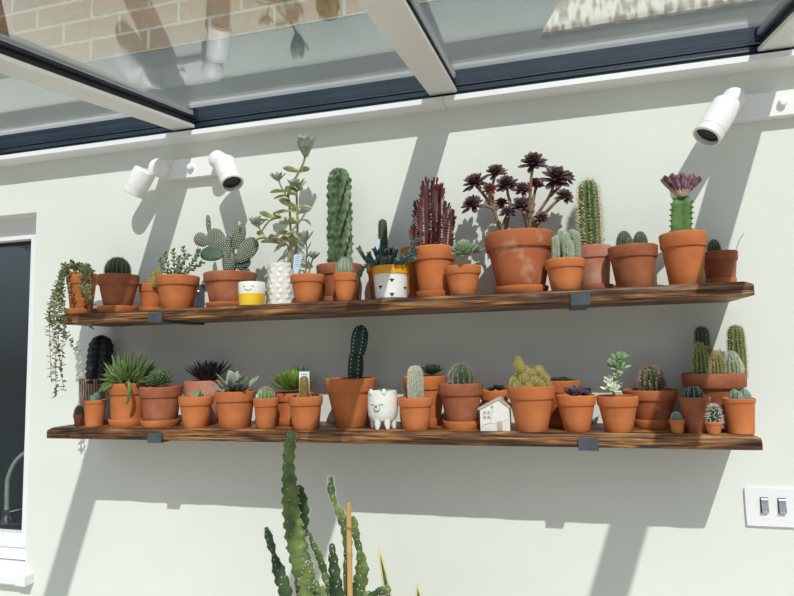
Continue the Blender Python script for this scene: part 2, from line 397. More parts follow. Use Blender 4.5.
# the dim kitchen behind the window
KITW = mat('dim kitchen paint', (150, 168, 178), (158, 176, 184), 3, .8)
m = MB(); m.sm = False
m.bbox((X0, 2.6, 0), (-.9, 2.7, 2.45)); m.bbox((X0-.1, .3, 0), (X0, 2.7, 2.45)); m.bbox((-1.0, .3, 0), (-.9, 2.6, 1.1)); m.bbox((-1.0, .3, 2.0), (-.9, 2.6, 2.45)); m.bbox((-1.0, .3, 1.1), (-.9, 1.1, 2.0)); m.bbox((-1.0, 2.1, 1.1), (-.9, 2.6, 2.0)); m.bbox((X0, .3, 2.40), (-1.0, 2.6, 2.45)); m.bbox((X0, .3, -.05), (-1.0, 2.6, 0))  # right wall has an unseen opening, added to let daylight in
struct(m.build('wall_kitchen', KITW, None, None))
m = MB(); m.sm = False; m.bbox((X0+.01, .305, .80), (-1.02, .9, .84)); m.bbox((X0+.01, .32, .001), (-1.02, .88, .80))
tag(m.build('kitchen_worktop', mat('dark stone', (40, 44, 48), (56, 60, 64), 30, .35), None, None), 'dark kitchen worktop behind the left window', 'worktop')
tap = thing('kitchen_tap', (-2.21, .42, .84), 'chrome arched kitchen tap seen through the left window', 'tap')
m = MB(); pts = [(-2.21, .42, .845), (-2.212, .42, .97), (-2.207, .42, 1.03), (-2.165, .42, 1.10), (-2.09, .42, 1.142), (-2.0, .42, 1.15), (-1.93, .42, 1.12), (-1.91, .42, 1.06)]
m.tube(smooth_path(pts), .009, 10); m.build('spout', BRUSH, tap)
m = MB(); m.lathe([(0, .8405), (.028, .8405), (.028, .85), (.018, .87), (.018, .90), (0, .90)], (-2.21, .42, 0), 20); m.build('tap_base', CHROME, tap)
m = MB(); m.tube([(-2.20, .42, .885), (-2.14, .42, .90)], .006); m.build('lever', CHROME, tap)

# light switch
sw = thing('light_switch', (.4760, 0, 1.124), 'white double light switch plate with chrome rockers on the right wall', 'light switch')
m = MB(); m.rbox((.476, -.0035, 1.124), (.132, .007, .0865), .004); m.build('plate', WHITE, sw)
for x in (.4488, .4850):
    m = MB(); m.sm = False; m.bbox((x-.0085, -.0078, 1.111), (x+.0085, -.0068, 1.146)); sr = m.build('surround', STEEL, sw, None)
    m = MB(); m.sm = False; m.prism([(-.0079, 1.1135), (-.0079, 1.1445), (-.0105, 1.1445), (-.0128, 1.1412), (-.0126, 1.1290), (-.0168, 1.1160), (-.0155, 1.1135)], 'x', x-.0072, x+.0072); m.build('rocker', CHROME, sr, None)

# spotlights
def lamp_fixture(xa, xb, z, heads, label):
    t = thing('spotlight_bar', ((xa+xb)/2, 0, z), label, 'spotlight', 'white twin spotlight bars under the glass roof')
    m = MB(); m.rbox(((xa+xb)/2, -.0125, z), (xb-xa, .025, .060), .006); m.build('bar', LAMPW, t)
    m = MB(); q = Matrix.Rotation(pi/2, 3, 'X'); m.lathe([(0, .038), (.0085, .037), (.0095, .034), (.0095, .0245), (0, .0245)], ((xa+xb)/2, 0, z), 16, R=q); m.build('screw_knob', LAMPW, t)
    for J, A, E in heads:
        A, E = V(A), V(E); d = (E-A).normalized(); R = d.to_track_quat('Z', 'Y').to_matrix(); r = .033; L = (E-A).length
        m = MB(); m.lathe([(0, .074), (.012, .073), (.022, .068), (.027, .060), (.0275, .0255), (0, .0255)], (J[0], 0, J[1]), 28, R=q); jo = m.build('joint', LAMPW, t)
        m = MB(); m.lathe([(0, 0), (r-.006, 0), (r-.002, .0015), (r, .006), (r, L-.022), (r*.965, L-.0215), (r*.965, L-.0205), (r, L-.020), (r, L-.002), (r-.002, L), (r-.005, L), (r-.005, L-.016), (0, L-.016)], A, 36, R=R)
        hd = m.build('lamp_head', LAMPW, jo)
        m = MB(); m.lathe([(0, L-.0155), (r-.006, L-.0155), (r-.006, L-.012), (r-.012, L-.0125), (0, L-.0135)], A, 24, R=R); m.build('lens', mat('dark lamp lens', (16, 18, 22), (30, 32, 36), 20, .25), t)
    return t
lamp_fixture(-1.165, -.955, 2.083, [((-1.160, 2.084), (-1.190, -.070, 2.074), (-1.236, -.066, 2.006)), ((-.952, 2.087), (-.915, -.076, 2.068), (-.874, -.102, 1.992))], 'white twin spotlight bar on the wall at left, above the prickly pear')
lamp_fixture(.437, .66, 2.074, [((.437, 2.086), (.418, -.076, 2.068), (.361, -.098, 1.985)), ((.66, 2.074), (.675, -.08, 2.06), (.71, -.10, 1.99))], 'white twin spotlight bar at the far right edge, cut by the frame')

# shelves and brackets
ZU, ZL, TH, DP = 1.6033, 1.2821, .0305, .1986
ZTU, ZTL = ZU+TH, ZL+TH
def shelf(x0, x1, z, label):
    n = 110; vs = []; r2 = random.Random(int(z*1000)); ph = [r2.random()*6 for _ in range(6)]
    pr = [(0, 0), (0, TH)]+[(-DP+.008, TH)]+[(-DP+.008-.008*sin(pi/2*k/4), TH-.008+.008*cos(pi/2*k/4)) for k in range(1, 5)]+[(-DP, TH*.5), (-DP, .003), (-DP+.003, 0)]
    for i in range(n+1):
        u = i/n; x = x0+(x1-x0)*u
        e = min(u, 1-u)*(x1-x0); cn = max(0, 1-e/.010)
        for y, h in pr:
            w = abs(.0012*sin(9*x+ph[0])+.0008*sin(31*x+ph[1]+h*90)+.0006*sin(77*x+ph[2]+h*200))
            front = max(0, (-y-DP+.02)/.02)
            top = 1 if h > TH*.6 else 0
            vs.append((x+(0 if i not in (0, n) else 0), y+w*front+cn*cn*.002*front, z+h-cn*cn*.006*top))
    P = len(pr); fs = [(i*P+k, i*P+(k+1) % P, (i+1)*P+(k+1) % P, (i+1)*P+k) for i in range(n) for k in range(P)]
    fs += [tuple(range(P))[::-1], tuple(range(n*P, n*P+P))]
    m = MB(); m.add(vs, fs); return tag(m.build('wall_shelf', WOOD, None, 35), label, 'shelf')
shelf(-1.372, .4083, ZU, 'upper of the two rustic dark wooden wall shelves')
shelf(-1.4045, .4008, ZL, 'lower of the two rustic dark wooden wall shelves')
def bracket(x, z, label):
    w, t = .042, .005
    p = [(-.0008, z-.0055), (-.0008, z+.125), (-.0055, z+.125), (-.0055, z+.0), (-.0055, z-.0005), (-DP-.0035, z-.0005), (-DP-.0035, z+.027), (-DP-.0075, z+.027), (-DP-.0075, z-.0055)]
    m = MB(); m.sm = False
    # bent flat steel: back plate, strap and front lip as one folded strip
    m.bbox((x-w/2, -.0045, z-.0055), (x+w/2, 0, z+.118)); m.bbox((x-w/2, -DP-.0045, z-.0055), (x+w/2, -.0045, z-.0005)); m.bbox((x-w/2, -DP-.0065, z-.0055), (x+w/2, -DP-.0022, z+.0205))
    b = m.build('shelf_bracket', STEEL, None, None); tag(b, label, 'bracket', 'black steel shelf brackets')
    m = MB(); q = Matrix.Rotation(pi/2, 3, 'X'); m.lathe([(0, .0075), (.005, .006), (.006, .0047), (0, .0047)], (x, 0, z+.095), 12, R=q); m.build('screw', CHROME, b)
bracket(-1.048, ZU, 'black steel bracket holding the left part of the upper shelf')
bracket(.057, ZU, 'black steel bracket holding the right part of the upper shelf')
bracket(-1.045, ZL, 'black steel bracket holding the left part of the lower shelf')
bracket(.058, ZL, 'black steel bracket holding the right part of the lower shelf')
# key: shelf, rim left x, rim right x, rim top y, foot left x, foot right x, axis depth Y (None: from foot y), foot y, saucer(left,right,top y) or None
POTS = {
    'u1': ('U', 66, 98, 272, 71, 93, -0.105, None, (67, 102, 306)),
    'u2': ('U', 97, 140, 273, 106, 133, -0.121, None, (99, 141, 305)),
    'u3': ('U', 139, 163, 283, 143, 161, -0.05, None, (142, 166, 303)),
    'u4': ('U', 155, 200, 274, 162, 193, -0.13, None, None),
    'u5': ('U', 203, 257, 270, 210, 250, -0.108, None, (205, 255, 301)),
    'u6': ('U', 238, 265.5, 281, 239, 265, -0.162, None, None),
    'u7': ('U', 267, 296, 262, 268, 296, -0.1, None, None),
    'u8': ('U', 290, 325, 273, 295, 320, -0.155, None, None),
    'u9': ('U', 316, 363, 262, 323, 357, -0.07, None, (321, 361, 293)),
    'u10': ('U', 333, 357, 272, 336, 354, -0.158, None, None),
    'u11': ('U', 366, 399, 259, 371, 394, -0.052, None, None),
    'u12': ('U', 372, 409, 264, 375, 407, -0.15, None, None),
    'u12b': ('U', 400, 426, 246, 404, 422, -0.039, None, None),
    'u13': ('U', 412, 455, 244, 418, 449, -0.111, None, (410, 448, 290)),
    'u14': ('U', 444, 481, 264, 450, 476, -0.155, None, None),
    'u15': ('U', 484, 554, 228, 497, 543, -0.105, None, (493, 548, 283)),
    'u16': ('U', 544, 585, 257, 550, 579, -0.155, None, None),
    'u17': ('U', 571, 612, 244, 579, 610, -0.059, None, (576, 616, 283)),
    'u18': ('U', 607, 658, 243, 616, 652, -0.121, None, None),
    'u19': ('U', 658, 707, 230, 668, 701, -0.138, None, None),
    'u20': ('U', 700, 738, 250, 704, 732, -0.065, None, (702, 734, 277)),
    'l1': ('L', 73, 85, 414.5, 75.5, 83.5, -0.16, 426.5, None),
    'l2': ('L', 83, 107, 400.5, 86.5, 105, -0.152, 427, None),
    'l3': ('L', 78.5, 107, 379, 82, 104, -0.05, None, None),
    'l4': ('L', 108, 149, 383.5, 111, 145, -0.125, None, (108, 148, 417, 427)),
    'l5': ('L', 139, 183, 387, 146, 179, -0.14, None, (141, 182, 419, 428.5)),
    'l6': ('L', 184, 222, 381, 190, 217, -0.055, None, None),
    'l7': ('L', 178, 214, 397, 183, 208, -0.155, 428.5, None),
    'l8': ('L', 214, 256, 392, 220, 252, -0.14, 428.5, None),
    'l9': ('L', 253, 278.6, 398.6, 256.5, 276, -0.158, 429, None),
    'l10': ('L', 273, 314, 393.5, 278, 312, -0.061, None, (274, 313, 415, 424)),
    'l11': ('L', 288, 323, 397, 293, 320, -0.156, 429.5, None),
    'l12': ('L', 325, 376, 379, 336, 367, -0.105, 428, None),
    'l14': ('L', 397.5, 433, 398, 404, 430, -0.153, 430, None),
    'l15': ('L', 403, 446, 376.5, 408, 438, -0.0605, None, (406, 440, 416, 423)),
    'l16': ('L', 438, 483, 384, 446, 475, -0.118, None, (440.5, 479, 418.5, 430)),
    'l17': ('L', 480, 509, 391, 484, 506, -0.05, None, None),
    'l19': ('L', 506.5, 555, 387, 517.6, 549, -0.158, 433, None),
    'l20': ('L', 540, 580, 381, 547, 573, -0.052, None, (545, 575, 414, 424)),
    'l21': ('L', 555.5, 596, 396, 562.5, 589, -0.149, 431.6, None),
    'l22': ('L', 596, 638.6, 397, 605, 633, -0.155, 433, None),
    'l23': ('L', 622, 678, 391, 632, 669, -0.066, None, (630, 673, 417, 429)),
    'l24': ('L', 668.5, 685, 420, 671, 683, -0.178, 434, None),
    'l25': ('L', 677.5, 711, 397.5, 682, 705, -0.153, 434, None),
    'l26': ('L', 704, 722.6, 422, 707, 720, -0.185, 435.3, None),
    'l27': ('L', 681, 747, 374, 690, 738, -0.073, None, None),
    'l28': ('L', 722, 756, 399, 727, 754, -0.168, 435.5, None),
}
# ------------------------------------------------------------------ pots
class Pot: pass
def measure(k):
    s, xl, xr, yt, bl, br, Y, yb, sc = POTS[k]; q = Pot(); q.k = k
    q.zt = ZTU if s == 'U' else ZTL
    q.X, q.r, rho = ring_of(xl, xr, yt, Y); q.Y = Y
    q.rb = rho*sin((azim(br, yb or yt+30)-azim(bl, yb or yt+30))/2)
    q.top = EYE+elev((xl+xr)/2, yt)*(rho-q.r); q.rs = 0
    if sc: q.rs = rho*sin((azim(sc[1], sc[2])-azim(sc[0], sc[2]))/2); q.hs = max(.011, min(.02, EYE+elev((sc[0]+sc[1])/2, sc[2])*(rho-q.rs)-q.zt))
    return q
def pot_mesh(q, style, soil_drop):
    h, r, rb = q.h, q.r, min(q.rb, q.r*.86); z = q.z0; w = max(.0035, r*.085); hs = h-soil_drop
    if style == 'slim':
        pr = [(0, 0), (rb-.0015, 0), (rb, .0015), (r*.93, h-.010), (r*.985, h-.009), (r, h-.006), (r, h-.0015), (r-.0015, h)]
    elif style == 'plain':
        pr = [(0, 0), (rb-.003, 0), (rb, .003), (r, h-.002), (r-.0015, h)]
    elif style == 'bowl':
        pr = [(0, 0), (rb-.002, 0), (rb, .002)]+[(rb+(r*.99-rb)*sin(pi/2*t/6)**.9, h*.62*t/6+.002*(1-t/6)) for t in range(1, 7)]+[(r, h*.66), (r, h-.004), (r-.002, h)]
    elif style == 'wide':
        pr = [(0, 0), (rb-.002, 0), (rb, .002), (r*.86, h*.72), (r*.87, h*.74), (r*.955, h*.74), (r*.975, h*.755), (r, h-.004), (r-.002, h)]
    else:
        ch = min(.040, h*(.28 if style == 'std' else .22)); rc = r*.90
        pr = [(0, 0), (rb-.002, 0), (rb, .002), (rb+(rc-rb)*.5, (h-ch)*.5), (rc, h-ch), (r*.955, h-ch+.0004), (r*.972, h-ch+.003), (r, h-.004), (r-.0005, h-.0015), (r-.002, h)]
    pr += [(r-w, h), (r-w-.001, h-.002), (r-w-.002, hs-.006), (0, hs-.006)]
    m = MB(); m.lathe(pr, (q.X, q.Y, z), 44); q.ri = r-w-.0024; q.soil = z+hs; return m
def soil_mesh(q, bumpy=.0015):
    m = MB(); n = 28; vs = []; fs = []; R = [0, .3, .6, .85, 1]
    for i, f in enumerate(R):
        for k in range(n):
            a = 2*pi*k/n; vs.append((q.X+q.ri*f*cos(a), q.Y+q.ri*f*sin(a), q.soil+(rng.uniform(-1, 1)*bumpy if f < 1 else -.002)))
    for i in range(len(R)-1):
        for k in range(n): fs.append((i*n+k, i*n+(k+1) % n, (i+1)*n+(k+1) % n, (i+1)*n+k))
    e = len(vs); vs += [(q.X+q.ri*cos(2*pi*k/n), q.Y+q.ri*sin(2*pi*k/n), q.soil-.005) for k in range(n)]
    fs += [(4*n+k, 4*n+(k+1) % n, e+(k+1) % n, e+k) for k in range(n)]+[tuple(range(e, e+n))[::-1]]
    m.add(vs, fs); return m
def pot(k, label, cat='potted cactus', pmat=None, style='std', drop=.010, soil=SOIL, saucer=None, smat=None, name=None):
    q = measure(k); q.z0 = q.zt
    if q.rs:
        m = MB(); rs, h = q.rs, q.hs
        m.lathe([(0, 0), (rs*.90, 0), (rs*.93, .002), (rs, h-.003), (rs-.0006, h), (rs-.0028, h), (rs*.935, .0055), (0, .005)], (q.X, q.Y, q.zt), 44)
        t = m.build('plant_saucer', smat or pmat or TERRA); tag(t, saucer, 'saucer')
        q.z0 = q.zt+.0056; q.rb = min(q.rb, rs*.92)
    q.h = q.top-q.z0
    q.root = thing(name or cat.replace(' ', '_'), (q.X, q.Y, q.z0), label, cat)
    q.pot = pot_mesh(q, style, drop).build('pot', pmat or TERRA, q.root)
    if soil: soil_mesh(q).build('soil', soil, q.root)
    return q
def P(q, x, y, dy=0): return at(x, y, q.Y+dy)      # point of the plant in the plane of the pot's axis
def span(q, xl, xr, y): X, r, rho = ring_of(xl, xr, y, q.Y); return X, r

def green(name, a, b, **k): return mat(name, a, b, k.pop('scale', 40), k.pop('rough', .55), **k)
G_DARK = green('dark green cactus skin', (44, 66, 44), (64, 88, 56))
G_DEEP = green('deep blue green cactus skin', (30, 58, 58), (44, 78, 72))
G_MID = green('mid green cactus skin', (88, 116, 66), (116, 140, 84))
G_PALE = green('pale grey green skin', (128, 146, 118), (156, 170, 142))
G_BLUE = green('blue green leaf', (70, 98, 88), (104, 130, 116))
G_GREY = green('felted grey green leaf', (130, 144, 126), (176, 186, 164), scale=60)
G_YEL = green('yellow green leaf', (152, 160, 112), (200, 204, 158), scale=70)
G_BRIGHT = green('bright green leaf', (92, 122, 46), (132, 160, 74))
G_OLIVE = green('olive green finger stem', (70, 94, 44), (110, 132, 70))
RED = green('dark red leaf', (78, 24, 34), (116, 44, 54))
REDB = green('bronze red stem', (70, 34, 34), (96, 58, 46))
PLUM = green('plum black leaf', (50, 32, 37), (110, 80, 82), rough=.4, scale=90)
PLUMR = green('plum red leaf', (96, 44, 44), (124, 66, 58))
BARK = green('tan succulent stem', (122, 96, 70), (156, 128, 96))
BLACKLEAF = green('near black leaf', (26, 24, 26), (50, 42, 46))
PURP = green('violet grey leaf', (60, 52, 68), (104, 94, 112))
SP_WHITE = mat('white spines', (232, 228, 214), None, 9, .7)
SP_STRAW = mat('straw spines', (226, 206, 150), (214, 184, 120), 60, .7)
SP_GREY = mat('grey spines', (176, 168, 150), None, 9, .7)
SP_RED = mat('red brown spines', (176, 100, 88), (214, 186, 168), 120, .7)
SP_DARK = mat('dark spines', (70, 62, 48), None, 9, .7)
GOLD = green('golden spined skin', (112, 110, 48), (150, 140, 70))

def globe(q, xl, xr, yt, skin, spine, ribs=13, depth=.16, dense=9, n=4, L=.006, w=.0005, yb=None, dy=0, dx=0, name='cactus', out=.3, parent=None, sharp=1., twist=0, shape='globe'):
    """a ball or column of cactus spanning xl..xr with its top at yt, growing out of the soil"""
    X, r, rho = ring_of(xl, xr, yt, q.Y+dy); zt = EYE+elev((xl+xr)/2, yt)*rho
    zb = q.soil-.004
    m = MB(); ar = ribbed(m, (X+dx, q.Y+dy, zb), (X, q.Y+dy, zt), r, ribs, depth, twist, shape, 16, dense, sharp=sharp)
    o = m.build(name, skin, parent or q.root, 60)
    if n:
        s = MB(); spines(s, ar, n, L, w, out=out); s.build('spines', spine, o, None)
    return o
def leafy(q, name, material, fn, parent=None):
    m = MB(); fn(m); return m.build(name, material, parent or q.root, 50)

# ================================================= upper shelf, from left to right
q = pot('u1', 'terracotta pot of trailing string plant hanging off the left end of the upper shelf', 'potted succulent', TERRA, saucer='terracotta saucer under the trailing plant at the left end of the upper shelf', smat=TERRA)
vines = []
def vine(pts, lv=1.0): vines.append((smooth_path([tuple(at(x, y, Y)) for x, y, Y in pts], 7), lv))
yf = q.Y-q.r
for i, (dx, ln) in enumerate(((0, 394), (4, 390), (-5, 380), (8, 372), (-2, 352), (3, 338), (-6, 326), (10, 350), (1, 396))):
    vine([(80, 268, q.Y), (72-i*.6, 266, q.Y-.03), (66-i*.7, 274, q.Y-.05), (60+dx*.5-i*.5, 292, -.165), (55+dx, 312, -.20-.004*i), (55+dx, (312+ln)/2, -.205-.004*i), (55+dx*1.5+rng.uniform(-7, 9), ln, -.205-.004*i)])
for i, (x, ln) in enumerate(((86, 302), (90, 328), (82, 296), (91, 304), (70, 296), (88, 290))):
    vine([(82, 268, q.Y), (84+i, 267, q.Y-.035), (x-1, 274, yf-.004), (x, (280+ln)/2, yf-.012), (x+1, ln, (-.208 if ln > 312 else yf-.012))], 1.0)
for a, b in ((74, 262), (82, 264), (88, 266), (67, 265), (92, 269)):
    vine([(80, 271, q.Y), (a, b+2, q.Y-.02), (a-3, b, q.Y-.03)])
m = MB()
for p, lv in vines: m.tube(p, .0007, 4)
m.build('vines', green('string stem', (120, 112, 76), (150, 136, 96)), q.root)
m = MB()
for p, lv in vines:
    for i in range(1, len(p)):
        for _ in range(2):
            d = V((rng.gauss(0, 1), rng.gauss(-.2, .9), rng.gauss(.1, .7))); m.leaf(p[i], d, V((0, 0, 1)), rng.uniform(.009, .014), .0075, .003, .5, .3, .3, 3)
m.build('foliage', green('dusty string leaf', (96, 108, 70), (150, 152, 110)), q.root)

q = pot('u2', 'terracotta pot holding a dark green ball cactus beside the trailing plant, upper shelf', 'potted cactus', TERRAW, saucer='terracotta saucer under the dark ball cactus on the upper shelf', smat=TERRA)
globe(q, 104.5, 131, 257.5, G_DARK, SP_GREY, 17, .16, 13, 8, .006)

q = pot('u3', 'small terracotta pot of low yellow brown cactus, half hidden behind the stubby branching succulent', 'potted cactus', TERRA, saucer='small terracotta saucer under the half hidden yellow brown cactus', smat=TERRA)
for i, (a, b, t, dy) in enumerate(((150, 158, 271, 0), (155, 163, 267, .006), (146, 153, 277, -.012), (151, 160, 276, -.018))):
    globe(q, a, b, t, GOLD, SP_STRAW, 9, .12, 6, 4, .004, dy=dy, name='offset')

q = pot('u4', 'terracotta pot of grey green succulent with stubby branching stems, left of the prickly pear', 'potted succulent', TERRA)
def beads(m, path, L, W, step, T=None):
    for i in range(0, len(path)-1):
        p = V(path[i]); d = (V(path[i+1])-p).normalized(); a = d.orthogonal().normalized(); b = d.cross(a); ph = i*pi/2*1.03
        for s in (1, -1):
            h = (a*cos(ph)+b*sin(ph))*s; m.leaf(p, h+d*.75, d, L*rng.uniform(.85, 1.1), W, T or W*.6, .55, .3, .6, 4)
st = [[(172, 276), (167, 263), (165, 252)], [(174, 276), (174, 262), (173, 249)], [(178, 276), (184, 260), (183, 246)], [(180, 276), (190, 266), (196, 257), (199, 249)], [(182, 276), (194, 268), (203, 262)], [(170, 276), (163, 268), (160, 258)], [(178, 276), (181, 265), (190, 254)], [(176, 276), (178, 266), (179, 256)]]
stp = [smooth_path([tuple(P(q, x, y, (i % 3-1)*.018)) for x, y in s], 4) for i, s in enumerate(st)]
leafy(q, 'stems', BARK, lambda m: [m.tube(p, .0016, 5) for p in stp])
leafy(q, 'foliage', green('grey green bead leaf', (100, 122, 88), (138, 154, 116)), lambda m: [beads(m, p, .012, .008, 1) for p in stp])

q = pot('u5', 'wide terracotta pot of prickly pear with oval pads on the upper shelf', 'potted cactus', TERRAW, 'std', saucer='terracotta saucer under the prickly pear on the upper shelf', smat=TERRA)
PAD = green('grey green prickly pear pad', (74, 88, 70), (98, 112, 88)); PADD = green('dark prickly pear pad', (52, 72, 58), (72, 92, 74))
pads = []
def pad(cx, cy, L, W, ang, T=.007, turn=0., dy=0, material=PAD, dots=True):
    """oval pad: centre pixel, length and width in px, lean in degrees (clockwise), turn about its own axis"""
    c = P(q, cx, cy, dy); k = (c-CAM).length/F_PX
    ax = V((sin(radians(ang)), 0, cos(radians(ang)))); sd = V((cos(radians(ang)), 0, -sin(radians(ang)))); sd = sd*cos(turn)+V((0, 1, 0))*sin(turn); nn = ax.cross(sd)
    hl, hw = L*k/2, W*k/2; m = MB(); n, mm = 16, 10; vs = [c-ax*hl]; fs = []
    for j in range(1, mm):
        t = pi*j/mm-pi/2; wv = cos(t)*(1+.18*sin(t))
        for a in range(n): vs.append(c+ax*(hl*sin(t))+sd*(hw*wv*cos(2*pi*a/n))+nn*(T*wv**.7*sin(2*pi*a/n)))
    vs.append(c+ax*hl); E = len(vs)-1
    fs = [(0, 1+(a+1) % n, 1+a) for a in range(n)]+[(1+(j)*n+a, 1+j*n+(a+1) % n, 1+(j+1)*n+(a+1) % n, 1+(j+1)*n+a) for j in range(mm-2) for a in range(n)]+[(1+(mm-2)*n+a, 1+(mm-2)*n+(a+1) % n, E) for a in range(n)]
    m.add(vs, fs)
    if dots:
        s = m; m.mi = 1; nu, nv = max(2, int(hw*2/.0056)), max(3, int(hl*2/.0056))
        for side in (1, -1):
            for j in range(nv):
                for i in range(nu+1):
                    v = (j+.5)/nv*2-1; u = (i+(.5 if j % 2 else 0))/nu*2-1; wv = max(0, 1-v*v)**.5*(1+.18*v)
                    if abs(u) > wv*.95 or wv < .1: continue
                    zz = T*wv**.7*max(0, 1-(u/wv)**2)**.5
                    s.ball(c+ax*(hl*v)+sd*(hw*u)+nn*(side*zz), (.0014, .0014, .0014), 5, 3)
    o = m.build('pad', material, q.root, 60, mats=[material, SP_WHITE])
    return o
pad(229.5, 264, 28, 15, 0, .013)
pad(217.5, 243, 31, 20, -30, dy=-.004); pad(212, 254, 24, 17, -74, turn=.5, dy=-.016, material=PADD, dots=False); pad(238, 238, 30, 15, 14, dy=.008); pad(246.5, 250.5, 30, 19, 46, dy=-.006)
pad(228.5, 246, 26, 6, 0, .005, dy=-.012); pad(201, 240, 16, 13, -50, dy=.002); pad(208.5, 225, 20, 5, -5, .005, dy=.0); pad(243, 264, 17, 11, 66, dy=.004, material=PADD)
NEWG = green('pale new growth', (196, 200, 140), (216, 214, 166))
def buds(m):
    for x, y, r in ((239.5, 224, .006), (236, 252, .006), (228, 235, .004)):
        c = P(q, x, y, -.012); m.ball(c, (r*.7, r*.7, r*1.3), 8, 6)
leafy(q, 'buds', NEWG, buds)

# white and yellow cup
X, r, rho = ring_of(238, 265.5, 281, -.162); top = EYE+elev(252, 281)*(rho-r); h = top-ZTU
t = thing('plant_cup', (X, -.162, ZTU), 'small white cup with yellow lower half and a smiling face, front of the upper shelf', 'plant pot')
m = MB(); m.lathe([(0, 0), (r*.93, 0), (r*.95, .002), (r*.97, h*.5), (r, h-.002), (r-.001, h), (r-.004, h), (r-.005, h-.003), (r-.008, .004), (0, .004)], (X, -.162, ZTU), 40, [1, 1, 1, 0, 0, 0, 0, 0, 0]); m.build('cup', None, t, mats=[CERAM, YELLOW])
def on_round(X, Y, R, ang, z): return V((X+R*sin(ang), Y-R*cos(ang), z))
m = MB(); m.tube([on_round(X, -.162, r*.985, .22+.26*(i/8-.5)*2, ZTU+h*.68-.0045*sin(pi*i/8)) for i in range(9)], .0008, 5)
for c in (-.10, .54): m.tube([on_round(X, -.162, r*.990, c+.11*(i/4-.5)*2, ZTU+h*.80-.0015*sin(pi*i/4)) for i in range(5)], .0007, 5)
m.build('painted_face', INK, t)

# embossed white pot with the tall felted kalanchoe
q = measure('u7'); q.z0 = ZTU; q.h = q.top-q.z0
q.root = thing('potted_succulent', (q.X, q.Y, q.z0), 'white embossed pot with a tall felty grey green kalanchoe reaching towards the roof', 'potted succulent')
m = MB(); n, rows = 96, 60; vs = []; fs = []
for j in range(rows+1):
    z = q.h*j/rows
    for k in range(n):
        a = 2*pi*k/n; bmp = (max(0, sin(a*9+(pi/2 if int(z/q.h*8) % 2 else 0)*1))*abs(sin(pi*z/q.h*8)))*.0025 if .04 < j/rows < .93 else .001
        R = q.r-.003+bmp; vs.append((q.X+R*cos(a), q.Y+R*sin(a), q.z0+z))
for j in range(rows):
    for k in range(n): fs.append((j*n+k, j*n+(k+1) % n, (j+1)*n+(k+1) % n, (j+1)*n+k))
m.add(vs, fs); r = q.r-.0021
m.lathe([(r, q.h), (r-.004, q.h), (r-.005, q.h-.012), (0, q.h-.012)], (q.X, q.Y, q.z0), n); m.lathe([(0, 0), (r, 0)], (q.X, q.Y, q.z0), n)
m.build('pot', CERAM, q.root, 60); q.ri = r-.0055; q.soil = q.z0+q.h-.008; soil_mesh(q).build('soil', SOIL, q.root)
ks = [[(289, 268, 0), (290.5, 250, 0), (290.7, 234, 0), (289.5, 206, .005), (288.5, 190, .005), (296, 177, 0), (303, 164, -.005), (306, 152, -.008)],
      [(291, 268, -.01), (296.5, 247, -.02), (297.5, 224, -.024), (296.7, 198, -.026), (296, 188, -.028)],
      [(289, 203, .005), (285, 193, 0), (281.6, 187.6, -.005), (278.5, 180, -.008)],
      [(288, 264, 0), (288, 246, -.004), (280, 243.5, -.01), (273.8, 241, -.014), (265, 237, -.02), (260.5, 230, -.022), (258, 226, -.024)],
      [(290, 222, 0), (281.6, 217.5, -.006), (273, 219, -.01), (267, 223.5, -.014), (262, 231, -.02)]]
kp = [smooth_path([tuple(P(q, x, y, d)) for x, y, d in s], 5) for s in ks]
KSTEM = green('felted kalanchoe stem', (142, 132, 92), (170, 158, 116))
leafy(q, 'stems', KSTEM, lambda m: [m.tube(p, .0032 if i < 2 else .0024, 8) for i, p in enumerate(kp)])
for (x, y, d), n, L, t1 in (((306, 157, -.008), 13, .066, .50), ((296, 190, -.028), 11, .042, 1.1), ((278, 181, -.008), 10, .034, 1.0), ((257.5, 227, -.024), 11, .040, 1.1)):
    leafy(q, 'rosette', G_GREY, lambda m: m.rosette(P(q, x, y, d), (.08, -.35, 1), n, L*.7, L, L*.50, .004, .08, t1, .12, .62, .1, .35, .3))
def kal2(m):
    nodes = [(0, 6, 0), (0, 10, 0), (0, 14, 0), (0, 16, 1), (1, 7, 1), (1, 12, 0), (1, 17, 1), (3, 12, 1), (3, 18, 0), (4, 9, 0), (0, 8, 1), (0, 12, 0), (0, 15, 1), (0, 18, 0), (0, 27, 0), (1, 6, 1), (1, 8, 0), (1, 10, 1), (1, 13, 0), (1, 16, 1), (1, 18, 0), (4, 6, 1), (4, 12, 0), (3, 10, 0), (3, 14, 0), (3, 20, 1), (2, 6, 0)]
    for s, i, o in nodes:
        p = V(kp[s][min(i, len(kp[s])-1)])
        for sg in (1, -1):
            yw = rng.uniform(-.5, .9); d = V((sg*cos(.2+o*.8), -.30-o*.5+rng.uniform(-.4, .3), rng.uniform(.2, .8))); m.leaf(p, d, V((-sg*.7, yw*-1, -.8)), rng.uniform(.034, .050), .016, .0045, .6, 1.15, .35, 8, .25)
leafy(q, 'leaves', G_YEL, kal2)

